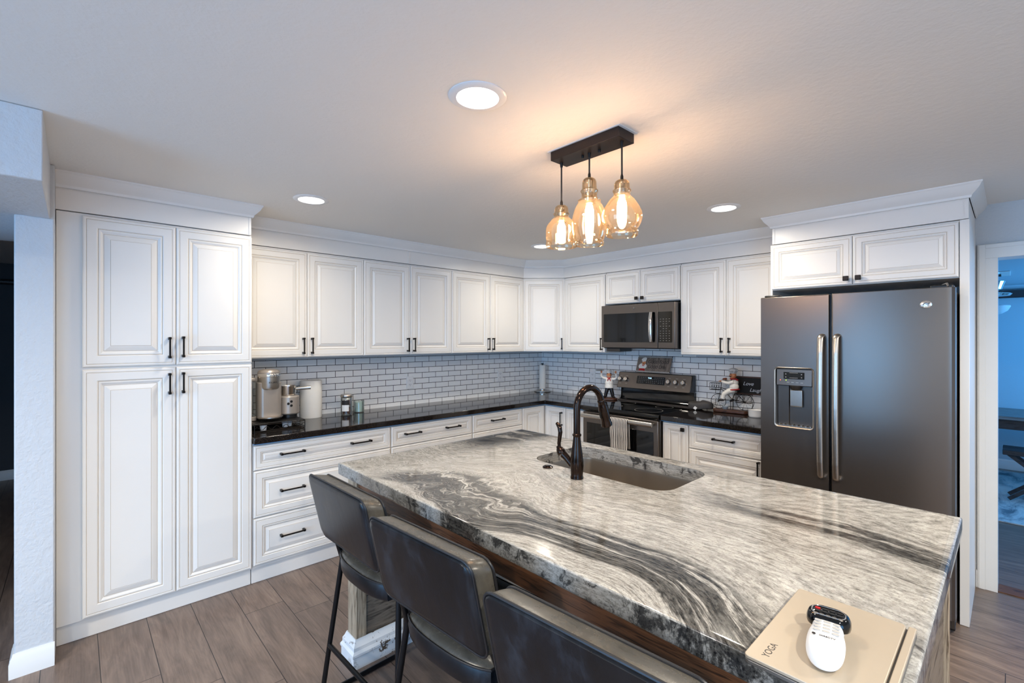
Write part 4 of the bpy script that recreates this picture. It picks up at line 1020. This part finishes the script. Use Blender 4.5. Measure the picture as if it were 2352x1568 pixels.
# cycling chef
t=thing('cycling_chef_figurine','mustached chef statuette riding a black wire bicycle, on a wooden board','figurine',(2.232,-.118,.9145),4)
obj('board',M().prism(rrect(.272,.085,.035,6),0,.026,'z'),'basewood',t,bevel=.006)
m=M()
def wheel(m,cx,cz,r,y=0):
    m.tube([(cx+r*math.cos(a),y,cz+r*math.sin(a)) for a in [i*2*math.pi/40 for i in range(40)]],.0022,8,closed=True)
    for i in range(9):
        a=i*2*math.pi/9+.2; m.tube([(cx,y,cz),(cx+r*math.cos(a),y,cz+r*math.sin(a))],.0009,5)
    m.ell((cx,y,cz),(.006,.006,.006))
for cx,cz,r in((-.097,.087,.0595),(.110,.094,.065)):
    m=M(); wheel(m,cx,cz,r); obj('wheel',m,'black_metal',t)
m=M()
for P in ([(-.072,0,.246),(-.080,0,.185),(-.097,0,.087)],[(-.080,0,.192),(-.045,0,.168),(.012,0,.110)],[(.012,0,.110),(.110,0,.094)],[(.012,0,.110),(.036,0,.168),(.040,0,.180)],[(.036,0,.168),(.110,0,.094)],[(-.078,0,.200),(.034,0,.172)],[(.0,0,.110),(.0,0,.026)],[(.016,0,.110),(.016,0,.026)],[(-.070,-.030,.250),(-.072,0,.246),(-.070,.030,.250)]):
    m.tube(P,.0026,8)
m.ell((.042,0,.184),(.020,.012,.005))
obj('bicycle_frame',m,'black_metal',t)
def basket(x0,x1,y0,y1,z0,z1):
    m=M()
    for z in(z0,z1): m.tube([(x0,y0,z),(x1,y0,z),(x1,y1,z),(x0,y1,z)],.0020,6,closed=True)
    for x in(x0,(x0+x1)/2,x1):
        for y in(y0,y1): m.tube([(x,y,z0),(x,y,z1)],.0013,5)
    for y in(y0,y1):
        n=4
        for i in range(n):
            cx=x0+(x1-x0)*(i+.5)/n; r=(x1-x0)/n*.42
            m.tube([(cx+r*math.cos(a),y,(z0+z1)/2+min(r*1.5,(z1-z0)*.42)*math.sin(a)) for a in [q*2*math.pi/12 for q in range(12)]],.0009,5,closed=True)
    for i in range(5): 
        y=y0+(y1-y0)*i/4; m.tube([(x0,y,z0),(x1,y,z0)],.0009,5)
    return m
obj('front_basket',basket(-.160,-.084,-.026,.026,.182,.236),'black_metal',t)
obj('rear_basket',basket(.048,.165,-.034,-.006,.092,.158),'black_metal',t)
m=M().tube([(.030,-.006,.190),(-.010,-.020,.178),(-.046,-.024,.150),(-.056,-.024,.112)],[.024,.022,.019,.0165],14)
m.tube([(.030,.008,.190),(.0,.022,.160),(-.004,.024,.140),(.010,.024,.110)],[.024,.021,.018,.015],14)
remesh(obj('trousers',m,'cloth_white',t),.0028)
obj('shoe',M().ell((-.066,-.024,.100),(.024,.0095,.009)),'hair',t); obj('shoe',M().ell((.002,.024,.098),(.022,.009,.009),rot=Matrix.Rotation(-.5,3,'Y')),'hair',t)
m=M().ell((.026,0,.215),(.037,.034,.038)).ell((.030,0,.250),(.030,.030,.026)).tube([(.030,-.026,.258),(-.006,-.034,.244),(-.040,-.030,.248),(-.062,-.026,.256)],[.0145,.0135,.012,.0095],12).tube([(.030,.026,.258),(-.006,.034,.244),(-.040,.030,.248),(-.062,.026,.256)],[.0145,.0135,.012,.0095],12)
remesh(obj('jacket',m,'cloth_white',t),.0028)
m=M().tube([(.027+.038*math.cos(a),.036*math.sin(a),.192+.004*math.cos(a)) for a in [i*2*math.pi/20 for i in range(20)]],.005,8,closed=True).tube([(-.008,-.012,.190),(-.022,-.016,.180),(-.028,-.014,.170)],[.006,.008,.003],8)
obj('sash',m,'red',t)
X=Matrix.Translation((.020,0,.308))@Matrix.Rotation(math.radians(-52),4,'Z')
m=M().ell((0,0,0),(.0235,.024,.028),xf=X).ell((0,-.025,-.002),(.0065,.0075,.007),xf=X).ell((0,-.008,-.014),(.018,.017,.014),xf=X)
for s in(-1,1): m.ell((s*.0235,.002,0),(.004,.006,.0085),xf=X)
hd=remesh(obj('head',m,'skin',t),.0019)
m=M()
for s in(-1,1): m.tube([(0,-.027,-.009),(s*.008,-.0275,-.011),(s*.015,-.023,-.007),(s*.019,-.019,-.002)],[.0030,.0034,.0024,.001],8,xf=X)
obj('moustache',m,'hair',hd)
m=M()
for s in(-1,1): m.ell((s*.0095,-.0225,.007),(.0032,.0022,.0030),xf=X).tube([(s*.004,-.0245,.013),(s*.010,-.0245,.0155),(s*.015,-.021,.013)],.0014,6,xf=X)
obj('eyes',m,'hair',hd)
m=M().lathe([(.0245,.014),(.0255,.017),(.0255,.030)],n=24,xf=X)
for i in range(8):
    a=i*2*math.pi/8; m.ell((.022*math.cos(a),.022*math.sin(a),.040),(.017,.017,.0145),nu=12,nv=8,xf=X)
m.ell((0,0,.045),(.030,.030,.015),xf=X); remesh(obj('chef_hat',m,'hatgrey',t),.0022)
m=M().tube([(.021+.0225*math.cos(a),.0225*math.sin(a),.279) for a in [i*2*math.pi/20 for i in range(20)]],.0052,8,closed=True).tube([(.040,-.008,.278),(.056,-.014,.272),(.066,-.016,.274)],[.004,.0065,.002],8)
obj('neckerchief',m,'red',t)
for s in(-1,1):
    m=M().ell((-.070,s*.027,.257),(.010,.007,.0065))
    for i in range(4): m.tube([(-.074,s*.027+(-.0045+i*.003),.258),(-.083,s*.027+(-.005+i*.0033),.2565),(-.087,s*.027+(-.005+i*.0033),.251)],[.0021,.0019,.0014],8)
    m.tube([(-.068,s*.021,.256),(-.074,s*.017,.260)],[.0024,.0018],8)
    remesh(obj('hand',m,'skin',t),.0012)
obj('plate',M().lathe([(.0005,.2615),(.018,.262),(.026,.266),(.026,.2672),(.018,.2635),(.0005,.263)],(-.048,0,0),28,cap=False),'steel',t)
obj('roast',M().ell((-.048,0,.272),(.017,.013,.010)).ell((-.040,.006,.276),(.010,.009,.008)),'amberjar',t)
MT['bluegrey']=plain('blue_grey_ceramic',rgb(150,160,170),.3)
tag(obj('small_bowl',M().lathe([(.012,0),(.014,.002),(.023,.016),(.0265,.027),(.025,.027),(.021,.016),(.011,.004),(.0005,.0035)],n=36,cap=False),'bluegrey',loc=(2.200,-.149,.9412)),'small blue-grey bowl standing on the cycling chef board in front of the pedals','bowl')
m=M().lathe([(.044,0),(.047,.003),(.050,.012),(.051,.050),(.053,.055),(.0505,.0555),(.047,.050),(.044,.006),(.0005,.004)],n=60,cap=False)
for i in range(60):
    for j in (2,3):
        v=m.v[j*60+i]; k_=1+(.012 if i%2 else -.012); v.x*=k_; v.y*=k_
tag(obj('ramekin',m,'white',loc=(2.452,-.196,.9145)),'white fluted ramekin on the worktop, partly behind the refrigerator edge','ramekin')
# oven mitt
m=M(); n=22; rs=[]
out=[(-.105,-.030),(-.060,-.045),(0,-.052),(.050,-.050),(.085,-.038),(.100,-.010),(.098,.025),(.080,.046),(.040,.052),(.012,.050),(-.004,.075),(-.028,.088),(-.046,.074),(-.040,.045),(-.062,.038),(-.105,.032)]
def sc(k,z,w=0): return [(x*k+.004,y*k,z*1.7+.010*math.sin(x*38+w)+.012*max(0,x*10)) for x,y in out]
rs=[sc(.92,.007),sc(1.0,.009),sc(1.02,.022),sc(.95,.032),sc(.70,.038,.6),sc(.3,.041,.8)]
for r_ in rs[:2]:
    for i,(x,y,z) in enumerate(r_): r_[i]=(x,y,max(0.0005,z-.011))
m.rings(rs,capend=True,capstart=True)
t=thing('oven_mitt','dark grey oven mitt with a small white tag lying right of the range','oven mitt',(1.985,-.135,.916),14)
o=obj('mitt',m,'silicone',t,ang=80); q=o.modifiers.new('u','SUBSURF'); q.levels=q.render_levels=2
obj('tag',M().box(-.012,.012,-.0008,.0008,-.012,.012,xf=Matrix.Translation((-.030,-.060,.017))@Matrix.Rotation(math.radians(35),4,'Y')),'cloth_white',t)
# sign on the range console
MT['signwood']=wood('sign_grey_wood',rgb(92,80,72),rgb(150,134,120),(9,1,1),.6)
tl=math.degrees(math.atan2(.060,.158))
t=thing('kitchen_sign','rectangular GOOD FOOD GOOD LIFE sign with checkered borders leaning above the range console','sign',(1.494,-.082,1.1995),0)
t.rotation_euler=(math.radians(-tl),0,0)
bd=obj('board',M().box(-.177,.177,0,.006,.001,.168),'signwood',t,bevel=.001)
m=M()
for r0 in(.003,.151):
    for j in range(2):
        for i in range(50):
            if (i+j)%2: continue
            x=-.175+i*.007
            m.box(x,x+.007,-.0006,-.0002,r0+j*.007,r0+(j+1)*.007)
o=obj('check_border',m,'ink',t); o['kind']='stuff'
m=M()
for r0 in(.003,.151): m.box(-.1755,.1755,-.0002,-.0000,r0,r0+.014)
obj('border_ground',m,'cloth_white',t)
def smallcaps(body,size,name,loc):
    c=bpy.data.curves.new(name,'FONT'); c.body=body; c.size=size; c.extrude=.0004; c.align_x='LEFT'; c.align_y='CENTER'; c.small_caps_scale=.78; c.shear=.15
    for i,ch in enumerate(body): c.body_format[i].use_small_caps=True
    o=bpy.data.objects.new('tmp',c); S.collection.objects.link(o); dg=bpy.context.evaluated_depsgraph_get(); me=bpy.data.meshes.new_from_object(o.evaluated_get(dg)); bpy.data.objects.remove(o)
    me.materials.clear(); me.materials.append(MT['ink']); q=bpy.data.objects.new(name,me); S.collection.objects.link(q); q.parent=t; q.location=loc; q.rotation_euler=(math.pi/2,0,0); q.scale=(.80,1,1)
smallcaps('Good Food',.050,'sign_lettering',(-.060,-.001,.109)); smallcaps('Good Life',.050,'sign_lettering',(-.058,-.001,.060))
def flat(pts,mat,y,name): return obj(name,M().prism(pts,y-.0004,y,'y'),mat,t)
def elp(cx,cz,a,b,n=24,r=0): return [(cx+a*math.cos(q)*math.cos(r)-b*math.sin(q)*math.sin(r),cz+a*math.cos(q)*math.sin(r)+b*math.sin(q)*math.cos(r)) for q in [i*2*math.pi/n for i in range(n)]]
flat(elp(-.112,.062,.043,.030),'cloth_white',-.0006,'painted_jacket')
flat([(-.150,.016),(-.138,.040),(-.086,.040),(-.082,.016),(-.115,.020)],'red',-.0012,'painted_apron')
flat(elp(-.104,.094,.019,.019),'skin',-.0012,'painted_face')
flat(elp(-.106,.132,.028,.017,r=.3),'cloth_white',-.0018,'painted_hat'); flat([(-.124,.104),(-.118,.128),(-.086,.134),(-.084,.112)],'cloth_white',-.0022,'painted_hat_band')
flat([(-.120,.080),(-.105,.070),(-.090,.082),(-.096,.070),(-.105,.062),(-.116,.068)],'red',-.0022,'painted_neckerchief')
flat([(-.116,.088),(-.104,.092),(-.092,.087),(-.104,.086)],'ink',-.0018,'painted_moustache')
# chalkboard
t=thing('chalkboard','wide chalkboard with chalk words and wooden frame on the wall behind the cycling chef','chalkboard',(2.400,-.0085,1.1375))
obj('slate',M().box(-.192,.192,-.012,-.002,-.062,.062),'chalkboard',t)
m=M().box(-.205,.205,-.018,0,.062,.074).box(-.205,.205,-.018,0,-.074,-.062).box(-.205,-.193,-.018,0,-.062,.062).box(.193,.205,-.018,0,-.062,.062)
obj('frame',m,'basewood',t,bevel=.002)
text('Love',.042,'chalk_word','chalk',t,(-.068,-.0125,.014),(90,0,0),shear=.35); text('Laugh',.040,'chalk_word','chalk',t,(-.010,-.0125,-.036),(90,0,0),shear=.35)
# ------------------------------------------------------------ laptop and remote
t=thing('laptop','closed champagne laptop lying at the near right corner of the granite island','laptop',(3.578,-3.000,ZT+.0005))
obj('base',M().prism(rrect(.207,.326,.010,5),.001,.0085,'z'),'laptopside',t,bevel=.0012)
obj('lid',M().prism(rrect(.190,.326,.008,5,cx=-.0085),.0095,.0165,'z'),'laptop',t,bevel=.0015)
obj('hinge_bar',M().prism(rrect(.0125,.326,.003,3,cx=.0965),.0087,.0155,'z'),'laptop',t,bevel=.0015)
text('YOGA',.0175,'brand_letters','printbrown' if 'printbrown' in MT else 'silicone',t,(-.073,-.119,.0166),(0,0,90),spacing=1.05,depth=.0001)
ang=math.degrees(math.atan2(.175,-.029))-90
t=thing('remote_control','white peanut-shaped television remote with black keypad head lying on the laptop','remote control',(3.574,-3.036,ZT+.0175),ang)
def pr_(k,z): 
    P=[]
    pts=[(0,-.088,.0),(1,0,0)]
    n=36
    for i in range(n):
        a=2*math.pi*i/n; y=-.004-.086*math.cos(a) if False else .088*math.sin(a)
        u=y/.088
        w=.0300*math.sqrt(max(0,1-((u+.42)/.60)**2)) if u<-.05 else 0
        P.append((a,u))
    out=[]
    for i in range(n):
        a=2*math.pi*i/n; u=math.sin(a)
        w=(.0300-.0055*math.exp(-((u-.30)/.22)**2)) * (max(0,1-abs(u)**4.2))**.5
        if u>.35: w=min(w*1.0,.0285)
        s=1 if math.cos(a)>=0 else -1
        out.append((s*w*k,u*.088*(1-(1-k)*.33),z))
    return out
m=M(); m.rings([pr_(.70,.0005),pr_(.92,.005),pr_(1.0,.013),pr_(1.0,.020),pr_(.90,.029),pr_(.72,.0335),pr_(.4,.0355)],capend=True,capstart=True)
b_=obj('shell',m,'white',t,ang=80); q=b_.modifiers.new('u','SUBSURF'); q.levels=q.render_levels=1
m=M(); 
def hd_(k,z): return [(x,y+.055,z) for x,y in rrect(.069*k,.054*k,.023*k,7)]
m.rings([hd_(1.02,.018),hd_(1.05,.022),hd_(1.04,.030),hd_(.94,.0375),hd_(.80,.040)],capend=True,capstart=True)
h_=obj('keypad_head',m,'blackgloss',t,ang=50)
obj('trim_ring',M().tube([(x,y+.054,.0403) for x,y in rrect(.054,.034,.013,7)],.0010,6,closed=True),'chrome',h_)
for i in range(4):
    for j in range(2):
        obj('key',M().prism(rrect(.009,.006,.0028,3,cx=-.0180+i*.012,cy=.049+j*.010),.0400,.0418,'z'),'black' if (i,j)!=(0,1) else 'red',h_)
for i in range(5): obj('key',M().prism(rrect(.0075,.0045,.002,3,cx=-.020+i*.010,cy=.0375),.0392,.0412,'z'),'steel',h_)
for i in range(3):
    for j in range(4): obj('number_key',M().prism(rrect(.0115,.0060,.0028,3,cx=-.0145+i*.0145,cy=.022-j*.0118),.0352,.0368,'z'),'printgrey',b_)
text('DIRECTV',.0062,'brand_letters','ink',b_,(.003,-.031,.0362),(0,0,0),depth=.0002)
obj('brand_mark',M().lathe([(.003,.0358),(.003,.0366),(.0005,.0367)],(-.0175,-.031,0),16),'ink',b_)
# ------------------------------------------------------------ next room, seen through the doorway
k=N('mottled_rug'); v=k.coord(src='World'); f=k.noise(k.coord((1,.35,1),src='World'),7,6,.7,.6)
k.bsdf(k.ramp(f,[(.35,rgb(92,108,118)),(.5,rgb(176,184,186)),(.7,rgb(214,214,208))]),.95,0,k.bump(k.noise(v,150,2),.5,.004)); MT['rug']=k.m
tag(obj('area_rug',M().box(2.9,5.6,1.56,3.72,.0005,.012),'rug',bevel=.004),'pale mottled rug on the floor of the next room beneath the bench','rug')
MT['darkwood']=wood('dark_stained_wood',rgb(28,26,28),rgb(62,58,60),(1,9,9),.4); MT['greywood']=wood('grey_table_wood',rgb(96,92,90),rgb(156,152,148),(1,9,9),.45)
t=thing('dining_table','long table with a grey plank top and dark apron in the next room','table',(4.3,3.15,.012))
obj('tabletop',M().box(-1.1,1.1,-.42,.42,.700,.735),'greywood',t,bevel=.004); obj('apron',M().box(-1.02,1.02,-.36,.36,.60,.699),'darkwood',t)
for x in(-.95,.95):
    for y in(-.30,.30): obj('leg',M().box(x-.04,x+.04,y-.04,y+.04,0.001,.60),'darkwood',t,bevel=.004)
t=thing('wooden_bench','dark wooden bench with crossed X-shaped legs on the rug in the next room','bench',(4.35,2.42,.012))
obj('seat_plank',M().box(-.60,.60,-.15,-.005,.430,.475).box(-.60,.60,.005,.15,.430,.475),'darkwood',t,bevel=.004)
def beam(a,b,w=.045,th=.03):
    return M().tube([a,b],[(w*.7,th*.7)]*2,4,sq=(0,1,0))
for y in(-.10,.10):
    for s in(-1,1):
        obj('leg',beam((-.56,y+.012*s,.43 if s>0 else .02),(-.10,y+.012*s,.02 if s>0 else .43),.018,.030),'darkwood',t)
        obj('leg',beam((.56,y+.012*s,.43 if s>0 else .02),(.10,y+.012*s,.02 if s>0 else .43),.018,.030),'darkwood',t)
t=thing('ceiling_lamp','chrome ceiling lamp with a frosted glass bowl, half hidden by the door casing','ceiling lamp',(3.690,2.2,2.1395))
obj('rod',M().lathe([(.05,-.001),(.05,-.02),(.012,-.03),(.012,-.20)],n=20),'chrome',t)
obj('cup',M().lathe([(.075,-.085),(.085,-.09),(.060,-.160),(.02,-.175)],n=28),'chrome',t)
obj('arm_plate',M().lathe([(.02,-.185),(.11,-.195),(.125,-.205),(.110,-.222),(.02,-.215)],n=36),'chrome',t)
MT['frost']=plain('frosted_glass',rgb(214,222,226),.4,var=.01)
obj('glass_bowl',M().lathe([(.02,-.225),(.02,-.30),(.112,-.312),(.115,-.32),(.095,-.36),(.055,-.388),(.0005,-.398)],n=36),'frost',t)
t=thing('ceiling_vent','white louvered air vent in the ceiling of the next room','vent',(3.60,2.36,2.139))
obj('frame',M().box(-.20,.20,-.20,.20,-.008,-.0005),'trim',t,bevel=.002)
for i in range(8): obj('louver',M().box(-.16,.14,-.006,.006,-.002,.002,xf=Matrix.Translation((0,-.14+i*.040,-.011))@Matrix.Rotation(.6,4,'X')),'slatedark',t)
tag(obj('window_valance',M().box(2.4,5.9,3.84,3.898,1.995,2.080),'darkwood',bevel=.003),'dark horizontal valance across the far wall of the next room','valance')
tag(obj('curtain_rod',M().tube([(-3.55,-5.6,2.13),(-3.55,-3.9,2.13)],.03,12),'darkwood'),'dark rod high on the far wall of the unlit hallway room','curtain rod')
